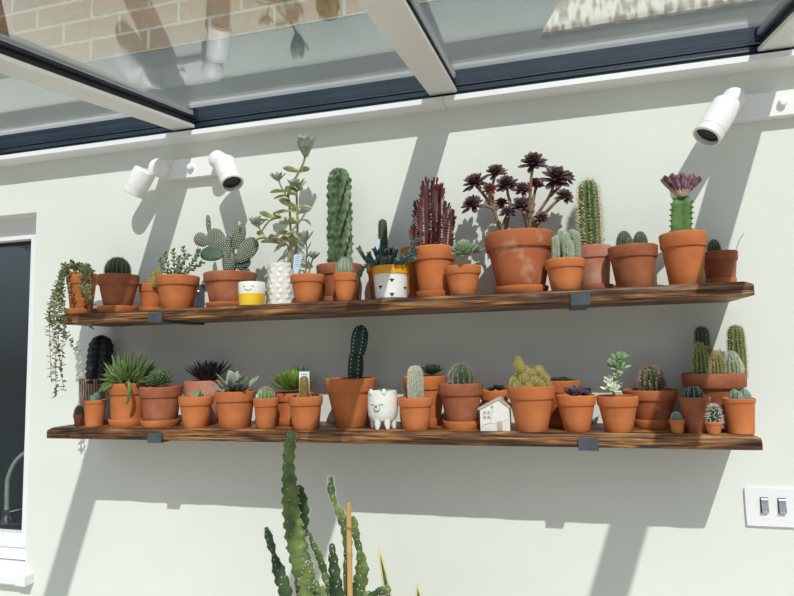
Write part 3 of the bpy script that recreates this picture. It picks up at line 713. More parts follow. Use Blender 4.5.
q = pot('u8', 'small terracotta pot with a young felty kalanchoe, right of the white embossed pot', 'potted succulent', TERRA)
kp = [smooth_path([tuple(P(q, x, y, d)) for x, y, d in s], 5) for s in ([(306, 277, 0), (306, 262, 0), (307, 250, 0), (305, 238, -.005)], [(308, 277, .005), (311, 264, .005), (314, 256, .005)])]
leafy(q, 'stems', BARK, lambda m: [m.tube(p, .0022, 6) for p in kp])
def k8(m):
    for (x, y, d), n, L in (((305, 242, -.005), 9, .040), ((314, 259, .005), 8, .028)): m.rosette(P(q, x, y, d), (0, -.35, 1), n, L*.7, L, L*.52, .0035, .1, 1.05, .25, .6, .1, .35, .3)
    for y, L in ((250, .032), (258, .026), (264, .02)):
        for sg in (1, -1): m.leaf(P(q, 306.5, y), V((sg, -.5, .5)), V((0, -.7, .7)), L, .016, .003, .6, .6, .35, 7, .3)
leafy(q, 'foliage', G_GREY, k8)
def label_tag(name, xl, xr, yt, yb, Y, label, material=TAGW, lean=0, lines=0, ink=INK, group=None):
    a, b, c = at(xl, yt, Y), at(xr, yt, Y), at((xl+xr)/2, yb, Y); w = (b-a).length; z1, z0 = (a.z+b.z)/2, c.z; L = z1-z0
    t = thing(name, (c.x, Y, z0), label, 'plant label', group); R = Matrix.Rotation(lean, 3, 'Y')
    def pl(u, v, dy=0): return V(t.location)+R @ V((u, dy, v))
    po = [(-w/2, L), (w/2, L), (w/2, .018 if L > .03 else 0), (w*.12, -.006), (-w*.12, -.006), (-w/2, .018 if L > .03 else 0)]
    m = MB(); m.sm = False; vs = [pl(u, v, s) for s in (-.0006, .0006) for u, v in po]
    m.add(vs, [tuple(range(6)), tuple(range(6, 12))[::-1]]+[(k, 6+k, 6+(k+1) % 6, (k+1) % 6) for k in range(6)]); m.build('tag', material, t, None)
    if lines:
        m = MB(); m.sm = False; r3 = random.Random(3)
        for i in range(lines):
            v = L*(.9-.62*i/lines); u = -w*.3
            while u < w*.3:
                l = r3.uniform(.06, .16)*w; m.box(pl(u+l/2, v, -.0008), (l, .0003, L*.028), R); u += l+w*.06
        m.build('handwriting', ink, t, None)
    return t
label_tag('plant_label', 292.4, 299.6, 254.5, 274, q.Y-q.ri*.62, 'pale blue written label standing in the small pot in front of the white embossed pot', TAGB, .12, 6, BLUEINK)

q = pot('u9', 'weathered terracotta pot with a tall knobbly column cactus, behind a small pot', 'potted cactus', TERRAW, saucer='weathered saucer under the tall knobbly column cactus', smat=TERRAW)
X, r, rho = ring_of(328, 352, 200, q.Y); a = P(q, 340.5, 268); b = P(q, 339, 168); a.z = q.soil-.004
m = MB(); ar = ribbed(m, a, b, r*1.06, 7, .46, 3.0, 'column', 46, 26, wob=.0036, taper=.94); o = m.build('cactus', green('grey green knobbly skin', (58, 82, 58), (110, 130, 94), scale=70), q.root, 60)
s = MB(); spines(s, ar, 3, .004, .0005); s.build('spines', SP_GREY, o, None)

q = pot('u10', 'narrow terracotta pot with a pale bristly ball cactus, before the knobbly column cactus', 'potted cactus', TERRA)
globe(q, 336.5, 353.5, 257.5, G_PALE, SP_GREY, 15, .14, 11, 8, .0055)

q = pot('u11', 'terracotta pot with a dark upright column cactus, behind the white pot with the yellow rim', 'potted cactus', TERRA)
c = [tuple(P(q, x, y)) for x, y in ((383.5, 266), (384, 240), (382.5, 219))]
m = MB(); a, b = V(c[0]), V(c[2]); a.z = q.soil-.004; ar = ribbed(m, a, b, ring_of(378.5, 388, 235, q.Y)[1], 6, .3, .2, 'column', 14, 14); o = m.build('cactus', G_DARK, q.root, 60)
s = MB(); spines(s, ar, 3, .004); s.build('spines', SP_DARK, o, None)
label_tag('plant_label', 374, 380.5, 239, 264, q.Y-.012, 'pale blue plain label beside the dark column cactus on the upper shelf', TAGB)

q = measure('u12'); q.z0 = ZTU; q.h = q.top-q.z0
q.root = thing('potted_succulent', (q.X, q.Y, q.z0), 'white bee printed pot with a mustard yellow rim and trailing blue green stonecrop', 'potted succulent')
h, r, rb = q.h, q.r, q.rb
m = MB(); m.lathe([(0, 0), (rb-.003, 0), (rb, .003), (r*.93, h*.74), (r*.985, h*.75), (r, h-.003), (r-.0015, h), (r-.005, h), (r-.006, h-.016), (0, h-.016)], (q.X, q.Y, q.z0), 44, [0, 0, 0, 1, 1, 1, 1, 1, 0]); m.build('pot', None, q.root, mats=[CERAM, MUSTARD])
q.ri = r-.0065; q.soil = q.z0+h-.010; soil_mesh(q).build('soil', SOIL, q.root)
for x, y in ((392.4, 280), (380.8, 287), (403.2, 287), (392.4, 294.2)):
    p = at(x, y, q.Y-q.r*.85); z = p.z-q.z0; R = rb+(r*.93-rb)*z/(h*.74); a = math.asin(max(-.95, min(.95, (at(x, y, q.Y-q.r*.75).x-q.X)/R)))
    o = on_round(q.X, q.Y, R, a, p.z); Rz = Matrix.Rotation(a, 3, 'Z')
    m = MB(); m.ball(o, (.0030, .0007, .0050), 10, 6, Rz)
    for sg in (1, -1): m.ball(o+Rz @ V((sg*.0038, .0002, .0014)), (.0027, .0005, .0017), 8, 5, Rz)
    m.build('printed_bee', INK, q.root)
ss = [[(378, 266, 0), (368, 262, -.02), (362, 254, -.03), (358.5, 248, -.03)], [(378, 266, -.01), (368, 265, -.045), (361, 270, -.055), (359, 276, -.055)], [(380, 266, 0), (377, 256, -.01), (374, 249, -.01)], [(386, 266, 0), (388, 256, 0), (386, 250, -.01)], [(392, 266, 0), (394, 258, -.01), (396, 250, -.01)], [(398, 266, 0), (404, 260, -.02), (412, 255, -.03), (416, 249, -.03)], [(396, 266, -.02), (400, 260, -.04), (403, 257, -.045)], [(400, 266, 0), (409, 261, -.03), (414, 258, -.035)], [(384, 266, -.02), (382, 260, -.035), (379, 256, -.04)], [(388, 266, -.02), (390, 261, -.04), (390, 257, -.045)], [(382, 266, -.03), (383, 262, -.045), (384, 259, -.05)], [(394, 266, -.03), (396, 262, -.045), (397, 260, -.05)], [(376, 266, 0), (371, 259, -.01), (369, 253, -.01)], [(390, 266, .01), (391, 256, .01), (391, 249, .01)], [(380, 266, .01), (380, 257, .01), (378, 251, .01)], [(402, 266, 0), (406, 258, -.01), (407, 252, -.01)], [(376, 266, -.01), (370, 260, -.03), (367, 258, -.035)], [(408, 258, -.03), (414, 245, -.03), (417, 239, -.03)]]
sp_ = [smooth_path([tuple(P(q, x, y, d)) for x, y, d in s], 6) for s in ss]
leafy(q, 'stems', green('stonecrop stem', (96, 98, 78), (116, 116, 92)), lambda m: [m.tube(p, .0012, 5) for p in sp_])
leafy(q, 'foliage', G_BLUE, lambda m: [beads(m, p, .0095, .0066, 1) for p in sp_])

q = pot('u12b', 'terracotta pot at the back, mostly hidden between the bee printed pot and the red spurge', 'potted succulent', TERRA)
leafy(q, 'foliage', G_BLUE, lambda m: m.rosette((q.X, q.Y, q.soil), (0, 0, 1), 9, .008, .013, .008, .003, .2, 1.2))

q = pot('u13', 'terracotta pot of dark red leafy upright spurge on the upper shelf', 'potted cactus', TERRA, saucer='terracotta saucer under the dark red spurge', smat=TERRA)
stems = [((427, 249), (426, 184), .011), ((433, 249), (434, 183), .011), ((438, 249), (440, 188), .010), ((421, 250), (418, 206), .008), ((445, 250), (446, 206), .009), ((417, 250), (414, 230), .006), ((449, 250), (452, 216), .007)]
lf = []
for i, ((x0, y0), (x1, y1), r) in enumerate(stems):
    dy = (-.018, .008, -.010, .0, .006, -.012, -.012, -.03)[i]
    a, b = P(q, x0, y0, dy), P(q, x1, y1, dy); a.z = q.soil-.004; m = MB(); ar = ribbed(m, a, b, r*.56, 3, .5, .5, 'column', 14, int((b-a).length/.0062), sharp=1.2, rstart=i*.7); o = m.build('stem', REDB, q.root, 60)
    m = MB()
    for p, d in ar:
        m.leaf(p-d*.001, d+V((0, 0, .35)), V((rng.uniform(-1, 1), -.8, .6)), rng.uniform(.015, .024), .0066, .0016, .7, .4, .3, 5); m.spike(p, d+V((0, 0, -.2)), .004, .0006)
    m.build('leaves', RED, o, 50)

q = pot('u14', 'small terracotta pot with a pale green rosette, between red spurge and tree aeonium', 'potted succulent', TERRA)
leafy(q, 'rosette', G_PALE, lambda m: m.rosette(P(q, 464, 257, -.020), (-.05, -.6, 1), 38, .026, .044, .022, .006, .08, 1.22, .3, .62, .06, .5, .2, .012))
leafy(q, 'rosette_heart', G_PALE, lambda m: m.rosette(P(q, 464, 252, -.020), (-.05, -.5, 1), 22, .018, .032, .018, .005, .05, .85, .3, .62, .06, .5, .2, .01))
leafy(q, 'rosette', G_PALE, lambda m: m.rosette(P(q, 474, 253, .004), (.2, -.5, 1), 20, .018, .028, .015, .004, .1, 1.15, .3, .62, .06, .5, .2, .006))

q = pot('u15', 'largest terracotta pot on the upper shelf, holding a branching tree aeonium with plum black rosettes', 'potted succulent', TERRAS, 'std', saucer='terracotta saucer under the large aeonium pot', smat=TERRA)
br = [[(499, 233, 0), (497, 220, 0), (493, 209, -.004), (484, 206, -.015), (477, 205, -.02)], [(494, 211, -.002), (487, 199, .004), (479, 189, .004), (476, 185, .0)], [(502, 233, -.012), (504, 222, -.014), (507, 215, -.02)], [(505, 233, .006), (510, 206, .002), (508, 195, 0), (507, 187, -.004)], [(494, 209, .0), (492, 190, .02), (495, 176, .02)], [(493, 209, 0), (490, 198, -.012), (489, 192, -.018)], [(530, 233, 0), (530, 202, .0), (531, 180, -.002), (533, 167, 0)], [(531, 226, .0), (541, 209, .002), (549, 197, 0), (555, 182, -.006)], [(533, 226, -.006), (545, 213, -.012), (556, 202, -.018), (563, 197, -.02)], [(528, 228, -.006), (524, 215, -.02), (521, 207, -.026)], [(529, 218, -.002), (525, 200, -.01), (522, 192, -.014)], [(534, 230, -.008), (538, 224, -.016), (541, 220, -.022)], [(531, 212, .004), (534, 196, .016), (536, 187, .02)], [(508, 214, .0), (503, 207, .018), (501, 204, .02)], [(550, 196, .0), (560, 186, .012), (566, 179, .016)]]
bp_ = [smooth_path([tuple(P(q, x, y, d)) for x, y, d in s], 5) for s in br]
for p in bp_: leafy(q, 'branch', BARK, lambda m: m.tube(p, [.0046-.0016*i/len(p) for i in range(len(p))], 8))
for (x, y, d), rp, dark in zip([(471.5, 203, -.02), (474, 181, 0), (507, 211, -.022), (506.5, 183, -.006), (495, 171, .02), (489, 188, -.018), (533, 161, 0), (556, 176, -.006), (565, 195, -.02), (521, 204, -.028), (522, 188, -.014), (542, 217, -.024), (536, 183, .02), (501, 202, .02), (567, 176, .016)], (10, 10.5, 7, 10.5, 9.5, 7, 11.5, 13, 8, 9, 8, 7, 7, 6, 7), (1, 1, 1, 1, 1, 0, 1, 1, 1, 1, 1, 1, 0, 0, 1)):
    c = P(q, x, y, d); L = rp*(c-CAM).length/F_PX*1.12; base = V((q.X, q.Y, q.top-.05)); ax = (c-base).normalized()*.6+V((0, -.9, .35))
    leafy(q, 'rosette', PLUM if dark else PLUMR, lambda m: m.rosette(c-ax.normalized()*L*.25, ax, 44, L*.45, L*1.16, L*.50, .0036, .05, 1.9, .3, .66, .08, .4, .2, L*.30))

q = pot('u16', 'small terracotta pot with clustered pale finger cactus stems, right of the large aeonium', 'potted cactus', TERRA)
for a, b, t, dy in ((552, 559, 236, -.014), (556.5, 565, 230, .006), (562, 570, 233, -.020), (568, 576, 229, .004), (572, 579.5, 231, -.012), (566, 573, 240, -.028)):
    globe(q, a, b, t, G_PALE, SP_WHITE, 9, .3, 15, 4, .0042, dy=dy, name='stem', shape='column')

q = pot('u17', 'lime stained terracotta pot with a tall straw spined column cactus, upper shelf back row', 'potted cactus', TERRAP, saucer='saucer under the tall straw spined column cactus', smat=TERRAW)
globe(q, 577, 598, 180, green('column cactus skin', (66, 94, 50), (92, 116, 66)), mat('cream spines', (240, 226, 188), None, 9, .7), 12, .30, 22, 6, .015, .0006, shape='column', out=.6)

q = pot('u18', 'terracotta pot with two small round cactus balls side by side on the upper shelf', 'potted cactus', TERRAW)
for a, b, t, dy in ((615.5, 631.5, 231, -.012), (632.5, 647, 231.5, -.010), (626, 634, 238, -.028)): globe(q, a, b, t, G_DARK, SP_GREY, 18, .10, 15, 5, .0025, dy=dy, name='ball')

q = pot('u19', 'tall terracotta pot with a grafted cactus topped by a ruffled purple crest', 'potted cactus', TERRA)
a, b = P(q, 681, 236), P(q, 682, 196); a.z = q.soil-.004
X, r, rho = ring_of(668, 695, 215, q.Y)
m = MB(); ar = ribbed(m, a, b, r*.90, 3, .55, .1, 'column', 40, 8, taper=.97, sharp=1.6, rstart=.25)
for p_, d_ in ar[:-1]: m.leaf(p_-d_*.003, d_+V((0, 0, -.15)), V((0, 0, 1)), .0075, .008, .005, .2, 0, .9, 3)
m.build('rootstock', green('bright euphorbia skin', (70, 104, 48), (104, 134, 68)), q.root, 60)
def crest(lo, hi, tk):
    m = MB(); n = 60; vs = []; nr = 6
    for i in range(n+1):
        u = i/n; a = -1.25+2.5*u; ruf = sin(u*2*pi*5.5)
        for j in range(nr+1):
            f = lo+(hi-lo)*j/nr; x = 681.8+sin(a)*(22.5*f); y = 200-26*f*(.70+.30*cos(a))+(1.4*ruf*f)
            p = at(x, y, q.Y-.006+.006*f*ruf)
            vs.append(p)
    W = nr+1; vs2 = [p+V((0, tk*(1 if j % W not in (nr,) else .35), 0)) for j, p in enumerate(vs)]; vs1 = [p-V((0, tk*(1 if j % W not in (nr,) else .35), 0)) for j, p in enumerate(vs)]
    N = len(vs); fs = []
    for i in range(n):
        for j in range(nr): k = i*W+j; fs.append((k, k+W, k+W+1, k+1)); fs.append((N+k, N+k+1, N+k+W+1, N+k+W))
        k = i*W; fs.append((k, N+k, N+k+W, k+W)); k += nr; fs.append((k, k+W, N+k+W, N+k))
    for i in (0, n):
        for j in range(nr): k = i*W+j; fs.append((k, k+1, N+k+1, N+k) if i == 0 else (k, N+k, N+k+1, k+1))
    m.add(vs1+vs2, fs); return m
cr_ = crest(.1, .46, .011).build('crest', green('pale scarred crest', (196, 184, 158), (150, 120, 116), scale=70), q.root, 60)
crest(.42, 1.0, .0125).build('crest_edge', green('purple crest edge', (84, 50, 62), (156, 116, 124), scale=120), cr_, 60)

q = pot('u20', 'weathered terracotta pot with a dark round cactus, last pot at the upper shelf right end', 'potted cactus', TERRAW, saucer='saucer under the last pot at the right end of the upper shelf', smat=TERRA)
globe(q, 706, 720.5, 239.5, G_DARK, SP_GREY, 14, .16, 10, 5, .004)
m = MB(); m.tube([P(q, 735, 253, -.01), P(q, 739, 241, -.01), P(q, 744, 233.5, -.01)], .0007, 5); tag(m.build('stick', BARK), 'thin tan stick poking out of the last pot at the upper shelf right end', 'stick')
# ================================================= lower shelf, from left to right
q = pot('l1', 'tiny terracotta pot with a small ball cactus at the left end of the lower shelf', 'potted cactus', TERRAW)
globe(q, 74, 84.5, 405.5, G_DARK, SP_GREY, 12, .15, 9, 6, .0035)
q = pot('l2', 'smooth terracotta pot with low blue green cactus, before the combed pinkish brown pot', 'potted cactus', TERRA, 'slim')
for a, b, t, dy in ((86.5, 95, 394, -.006), (92, 101, 392, .004), (90, 98, 396, -.016)): globe(q, a, b, t, G_BLUE, SP_GREY, 10, .15, 8, 3, .0025, dy=dy, name='ball')
q = pot('l3', 'pinkish brown pot with pale combed stripes and a dark scalloped cactus, lower shelf left', 'potted cactus', COMB, 'plain')
X, r, rho = ring_of(88, 116.5, 355, q.Y); a, b = V((q.X, q.Y, q.soil-.004)), at(102, 335, q.Y)
m = MB(); ribbed(m, a+V((.015, 0, 0)), b, r*.97, 5, .34, 0, 'column', 60, 8, wob=.0030, taper=.93, sharp=.7, rstart=.93+pi/5); m.build('cactus', green('navy green cactus skin', (16, 26, 30), (26, 40, 42)), q.root, 60)
q = pot('l4', 'terracotta pot overflowing with green finger stems, left part of the lower shelf', 'potted succulent', TERRA, saucer='terracotta saucer under the pot of green finger stems', smat=TERRA)
def fingers(m):
    tips = [(x+rng.uniform(-3, 3), y+rng.uniform(-2, 8)) for x in range(103, 157, 4) for y in (358, 366, 374)]+[(108, 362), (112, 355), (118, 352), (122, 360), (128, 356), (133, 352), (137, 357), (142, 354), (146, 360), (150, 363), (155, 367), (104, 368), (101, 374), (98, 379), (115, 366), (121, 369), (127, 365), (132, 367), (138, 364), (144, 367), (149, 370), (110, 372), (105, 379), (117, 375), (125, 374), (131, 374), (140, 373), (152, 374), (158, 371), (113, 360), (125, 351), (147, 355), (136, 370), (121, 378), (100, 385), (106, 386), (111, 382)]
    for i, (x, y) in enumerate(tips):
        u = (x-128)/30; dy = rng.uniform(-.05, .015)-max(0, (y-368)*.0016)
        b = P(q, 128+u*13, 386, dy*.3); t = P(q, x, y, dy); md = (b+t)/2+V((u*-.004, -.004, .006))
        w = 1.0
        m.tube(smooth_path([tuple(b), tuple(md), tuple(t)], 4), [.0032, .0036, .0039, .0041, .0040, .0038, .0034, .0028, .0015], 7)
    for pts in ([(126, 384, -.045), (129, 383, -.062), (129.5, 392, -.066), (126.5, 404, -.066)], [(112, 384, -.03), (104, 386, -.05), (99, 393, -.055)], [(116, 384, -.04), (108, 387, -.058), (103, 391, -.062)]):
        m.tube(smooth_path([tuple(P(q, *p)) for p in pts], 4), [.0040]*2+[.0048]*(4*(len(pts)-1)-3)+[.0040, .0026], 7)
leafy(q, 'stems', G_OLIVE, fingers)
q = pot('l5', 'terracotta pot with a dense round rosette of striped leaves, right of the finger stems', 'potted succulent', TERRAW, saucer='wide terracotta saucer under the round striped rosette', smat=TERRA)
def hav(m):
    c = P(q, 160.5, 383, -.008)
    for i in range(120):
        f = i/119; t = .05+1.55*f**.8; ph = i*2.39996; ax = V((0, -.25, 1)).normalized(); a = ax.orthogonal().normalized(); b = ax.cross(a); h = a*cos(ph)+b*sin(ph)
        d = ax*cos(t)+h*sin(t); m.leaf(c+d*.019, d, ax*sin(t)-h*cos(t), .021, .0098, .005, .3, .55, .8, 4)
leafy(q, 'rosette', green('striped rosette leaf', (62, 98, 56), (168, 186, 140), scale=220, lo=.5, hi=.7), hav)
q = pot('l6', 'pale pink bowl shaped pot with a near black spiky rosette, lower shelf', 'potted succulent', TERRAP, 'bowl')
leafy(q, 'rosette', BLACKLEAF, lambda m: m.rosette(P(q, 208, 383, -.015), (0, -.15, 1), 54, .055, .080, .014, .005, .05, .95, .12, .3, .08, .7, .1))
q = pot('l7', 'small terracotta pot with a tiny blocky pale green succulent, in front of the pink bowl', 'potted succulent', TERRA)
def blk(m):
    for x, y, w, h, dy in ((194, 394, .011, .016, 0), (198.5, 392.5, .010, .018, -.006), (201, 394.5, .010, .014, .004), (196.5, 394.5, .012, .012, -.014)):
        c = P(q, x, y+1, dy); m.rbox(c, (w, .009, h), .003)
leafy(q, 'foliage', green('pale blocky leaf', (118, 146, 104), (150, 172, 132)), blk)
q = pot('l8', 'terracotta pot with broad pale grey green upright leaves, left of the little pink topped cactus', 'potted succulent', TERRA)
def l8(m, cs):
    for (x, y, dy), n, L, t1 in cs: m.rosette(P(q, x, y, dy), (0, -.2, 1), n, L*.75, L, L*.42, .004, .12, t1, .12, .66, .1, .3, .25)
leafy(q, 'foliage', green('pale silver green leaf', (132, 150, 128), (180, 192, 170)), lambda m: l8(m, (((234, 391, 0), 7, .068, .80), ((224, 392, -.01), 4, .046, 1.25), ((243, 391, .004), 5, .058, 1.15))))
leafy(q, 'dark_leaves', green('bronze grey leaf', (66, 72, 66), (96, 100, 90)), lambda m: l8(m, (((232, 391, -.028), 9, .04, 1.35), ((242, 391, -.022), 8, .034, 1.3))))  # darker grey leaves low in the pot
q = pot('l9', 'slim terracotta pot with a small round cactus crowned by pink flowers, lower shelf', 'potted cactus', TERRA, 'std')
globe(q, 257.5, 274.5, 387, G_MID, SP_WHITE, 13, .2, 11, 6, .004)
def pinkf(m):
    for x, y, dy in ((262, 388.5, -.01), (265, 387.5, -.006), (268, 388, -.012), (264, 389.5, -.016), (270, 390, -.006)): c = P(q, x, y, dy); m.rosette(c, (0, 0, 1), 7, .003, .005, .0022, .001, .2, 1.2)
leafy(q, 'flowers', green('pink flower', (206, 130, 130), (226, 164, 160)), pinkf)
q = pot('l10', 'terracotta pot with a wide bright green rosette of narrow leaves, lower shelf', 'potted succulent', TERRA, saucer='terracotta saucer under the bright green rosette', smat=TERRA)
leafy(q, 'rosette', G_BRIGHT, lambda m: m.rosette(P(q, 294, 388, -.015), (0, -.2, 1), 84, .045, .074, .0165, .0055, .05, 1.5, .8, .4, .1, .6, .12))
q = pot('l11', 'terracotta pot with a fuzzy olive brown finger cactus and a white label', 'potted cactus', TERRA)
globe(q, 299.5, 308.5, 376, green('fuzzy olive brown skin', (110, 92, 40), (144, 124, 62)), mat('brown fuzz', (160, 132, 72), None, 9, .8), 16, .06, 22, 4, .0025, .0004, shape='column')
label_tag('plant_label', 299.4, 309.6, 371.5, 400, q.Y+.016, 'white plant label standing behind the fuzzy olive brown finger cactus', TAGW, 0, 3)
def sideb(m):
    for x, y in ((313, 396), (317, 396), (295, 397)): m.rosette(P(q, x, y, -.004), (0, 0, 1), 8, .006, .010, .004, .002, .2, 1.2)
leafy(q, 'offsets', G_DARK, sideb)
q = pot('l12', 'large terracotta pot with a tall two segment blue green cactus, mid lower shelf', 'potted cactus', TERRA)
SEG = green('dark blue green cactus skin', (22, 56, 56), (40, 84, 74)); SEG2 = green('dark green lower segment', (30, 52, 36), (44, 70, 46))
for (xl, xr, x0, y0, x1, y1), mt, L in (((347.5, 363.5, 355, 384, 356.5, 349.5), SEG2, 0), ((352, 369.5, 357.5, 354, 361.5, 325), SEG, 0)):
    a, b = P(q, x0, y0), P(q, x1, y1)
    if mt is SEG2: a.z = q.soil-.004
    m = MB(); ar = ribbed(m, a, b, ring_of(xl, xr, (y0+y1)/2, q.Y)[1], 6, .34, .1, 'column', 26, 8, taper=.84, sharp=.9, rstart=.1); m.mi = 1
    for p, d in ar: m.ball(p, .0017, 6, 4)
    spines(m, ar, 2, .002, .0004); m.build('stem', mt, q.root, 60, mats=[mt, SP_WHITE])

# bear pot
X, r, rho = ring_of(367.5, 398, 405, -.155); zb = at(383, 418.5, -.155-r).z-.010; zt = at(383, 391.5, -.155-r*.9).z
q = Pot(); q.X, q.Y = X, -.155
bear = thing('potted_succulent', (X, -.155, ZTL), 'white ceramic bear shaped pot on little legs with a tiny succulent inside', 'potted succulent'); q.root = bear
H = zt-zb; pr = [(0, zb), (r*.6, zb+.0006), (r*.82, zb+H*.05), (r*.95, zb+H*.18), (r, zb+H*.42), (r*.98, zb+H*.8), (r*.93, zt-.001), (r*.90, zt), (r*.84, zt-.001), (r*.80, zt-H*.2), (0, zt-H*.2)]
m = MB(); m.lathe(pr, (X, q.Y, 0), 44); m.build('pot', CERAMT, bear); q.ri = r*.79; q.soil = zt-H*.12; soil_mesh(q).build('soil', GRIT, bear)
cd_ = atan2(-X, DIST-.155)
for a in (-.55, .40, 1.3, 2.9, -2.0):
    p = on_round(X, q.Y, r*.62, a+cd_, 0); f = on_round(X, q.Y, r*.74, a+cd_, 0)
    m = MB(); m.tube([(p.x, p.y, zb+H*.22), ((p.x+f.x)/2, (p.y+f.y)/2, zb-.004), (f.x, f.y, ZTL+.0022)], [.0095, .0082, .0046], 12); m.build('leg', CERAMT, bear)
fd = cd_-.42
for s in (-.50, .52):
    p = on_round(X, q.Y, r*.93, fd+s, zt-.002); m = MB(); m.ball(p, (.0062, .0042, .0085), 12, 8, Matrix.Rotation(fd+s, 3, 'Z')); m.build('ear', CERAMT, bear)
zc = (zb+zt)/2
def faceline(m, pts, w=.0008): m.tube([on_round(X, q.Y, r*1.0-.0002+dp, fd+a, zc+z) for a, z, dp in pts], w, 5)
m = MB(); m.ball(on_round(X, q.Y, r*1.0, fd, zc-.003), (.0085, .003, .008), 14, 8, Matrix.Rotation(fd, 3, 'Z')); m.build('muzzle', CERAMT, bear)
m = MB(); m.ball(on_round(X, q.Y, r+.0026, fd, zc+.0008), (.0036, .0014, .0024), 10, 6, Matrix.Rotation(fd, 3, 'Z'))
faceline(m, [(0, -.001, .003), (0, -.0065, .0028)])
faceline(m, [(.11*sin(t), -.0085+.0022*cos(t*2), .0018) for t in (-1.2, -.6, 0, .6, 1.2)])
faceline(m, [(.24*cos(t), -.003+.0085*sin(t), .0004) for t in [k*pi/12*2 for k in range(13)]], .00055)
for s in (-.33, .33): faceline(m, [(s+.12*k/2, .0065-.0016*(1-(k/2)**2), .0003) for k in (-2, -1, 0, 1, 2)])
m.build('painted_face', INK, bear)
leafy(q, 'rosette', G_PALE, lambda m: (m.rosette((X+.006, q.Y-.006, q.soil), (.1, -.1, 1), 14, .012, .019, .006, .002, .05, 1.0), m.rosette((X+.018, q.Y, q.soil), (.3, 0, 1), 9, .008, .014, .005, .002, .05, 1.1)))

q = pot('l14', 'small terracotta pot with a fluffy white haired column cactus beside the bear pot', 'potted cactus', TERRA)
o = globe(q, 408, 422, 366, G_PALE, SP_WHITE, 18, .08, 30, 9, .0055, .0005, shape='column')
def tuft(m):
    for _ in range(70): p = P(q, 415, 367)+V((rng.gauss(0, .005), rng.gauss(0, .005), rng.uniform(-.006, .0))); m.spike(p, V((rng.gauss(0, .5), rng.gauss(0, .5), 1)), rng.uniform(.004, .008), .0004)
leafy(q, 'wool', SP_WHITE, tuft)
q = pot('l15', 'large terracotta pot with a dark green spiky rosette, behind the fluffy white column cactus', 'potted succulent', TERRA, saucer='terracotta saucer at the back under the dark green spiky rosette', smat=TERRA)
leafy(q, 'rosette', G_DARK, lambda m: m.rosette(P(q, 432, 374, -.012), (0, -.2, 1), 40, .02, .036, .011, .004, .05, 1.3, .3, .4, .08, .7, .15))
q = pot('l16', 'weathered terracotta pot with a bristling grey green cactus ball, left of the little ceramic house', 'potted cactus', TERRAW, saucer='terracotta saucer under the bristling grey green cactus ball', smat=TERRA)
globe(q, 449, 473, 364, G_DARK, SP_GREY, 13, .24, 10, 8, .010, .0006)
q = pot('l17', 'terracotta pot with a small dark succulent, behind the little ceramic house', 'potted succulent', TERRA)
leafy(q, 'rosette', G_DARK, lambda m: (m.rosette(P(q, 499, 390, -.008), (.1, -.1, 1), 26, .012, .022, .009, .004, .05, 1.2, .2, .5), m.rosette(P(q, 492, 391, .006), (-.2, 0, 1), 14, .01, .018, .008, .003, .05, 1.2, .2, .5)))

# little ceramic house
Yh = -.172; a, b = at(470.5, 431.5, Yh), at(510, 431.5, Yh); hw = b.x-a.x; xa, xb = a.x, b.x
def hp(x, y): p = at(x, y, Yh); return (p.x, p.z)
hs = thing('ceramic_house', ((xa+xb)/2, Yh+.022, ZTL), 'small white ceramic house ornament with a sloping grey roof on the lower shelf', 'ornament')
el_, pk, er_ = hp(478.5, 408), hp(498.5, 398.2), hp(510, 406.5); xa = el_[0]+.003; xb = er_[0]-.002
m = MB(); m.sm = False; m.prism([(xa, ZTL+.0003), (xb, ZTL+.0003), (xb, er_[1]-.002), (pk[0], pk[1]-.003), (xa, el_[1]-.002)], 'y', Yh, Yh+.046); m.build('walls', CERAMT, hs, None)
HR = mat('grey beige ceramic roof', (176, 164, 146), (196, 184, 166), 40, .6)
m = MB(); m.sm = False; tk = .0045
m.prism([(xa-.004, el_[1]-.0055), (xa-.005, el_[1]-.0005), (pk[0], pk[1]+tk*.6), (xb+.005, er_[1]-.0005), (xb+.004, er_[1]-.0055), (pk[0], pk[1]-.0028)], 'y', Yh-.003, Yh+.049); m.build('roof', HR, hs, None)
zz = lambda f: ZTL+(el_[1]-ZTL)*f; xx = lambda f: xa+(xb-xa)*f
for fx in (.16, .30):
    for fz in (.80, .60): m = MB(); m.sm = False; m.box((xx(fx), Yh-.0003, zz(fz)), (.0065, .0014, .0070)); m.build('window', HR, hs, None)
m = MB(); q2 = Matrix.Rotation(pi/2, 3, 'X'); m.lathe([(0, .001), (.0036, .001), (.0036, -.0006), (0, -.0006)], (xx(.42), Yh, zz(1.05)), 16, R=q2); m.build('round_window', HR, hs)
m = MB(); m.sm = False; m.box((xx(.66), Yh-.0003, ZTL+.0115), (.0125, .0016, .0215)); m.build('door', HR, hs, None)
m = MB(); m.sm = False; m.tube([(xx(.04), Yh-.0001, zz(.22)), (xx(.34), Yh-.0001, zz(.36)), (xx(.55), Yh-.0001, zz(.30)), (xx(.97), Yh-.0001, zz(.52))], .0007, 5); m.tube([(xx(.34), Yh-.0001, zz(.36)), (xx(.44), Yh-.0001, zz(.95))], .0006, 5); m.build('moulded_lines', HR, hs)

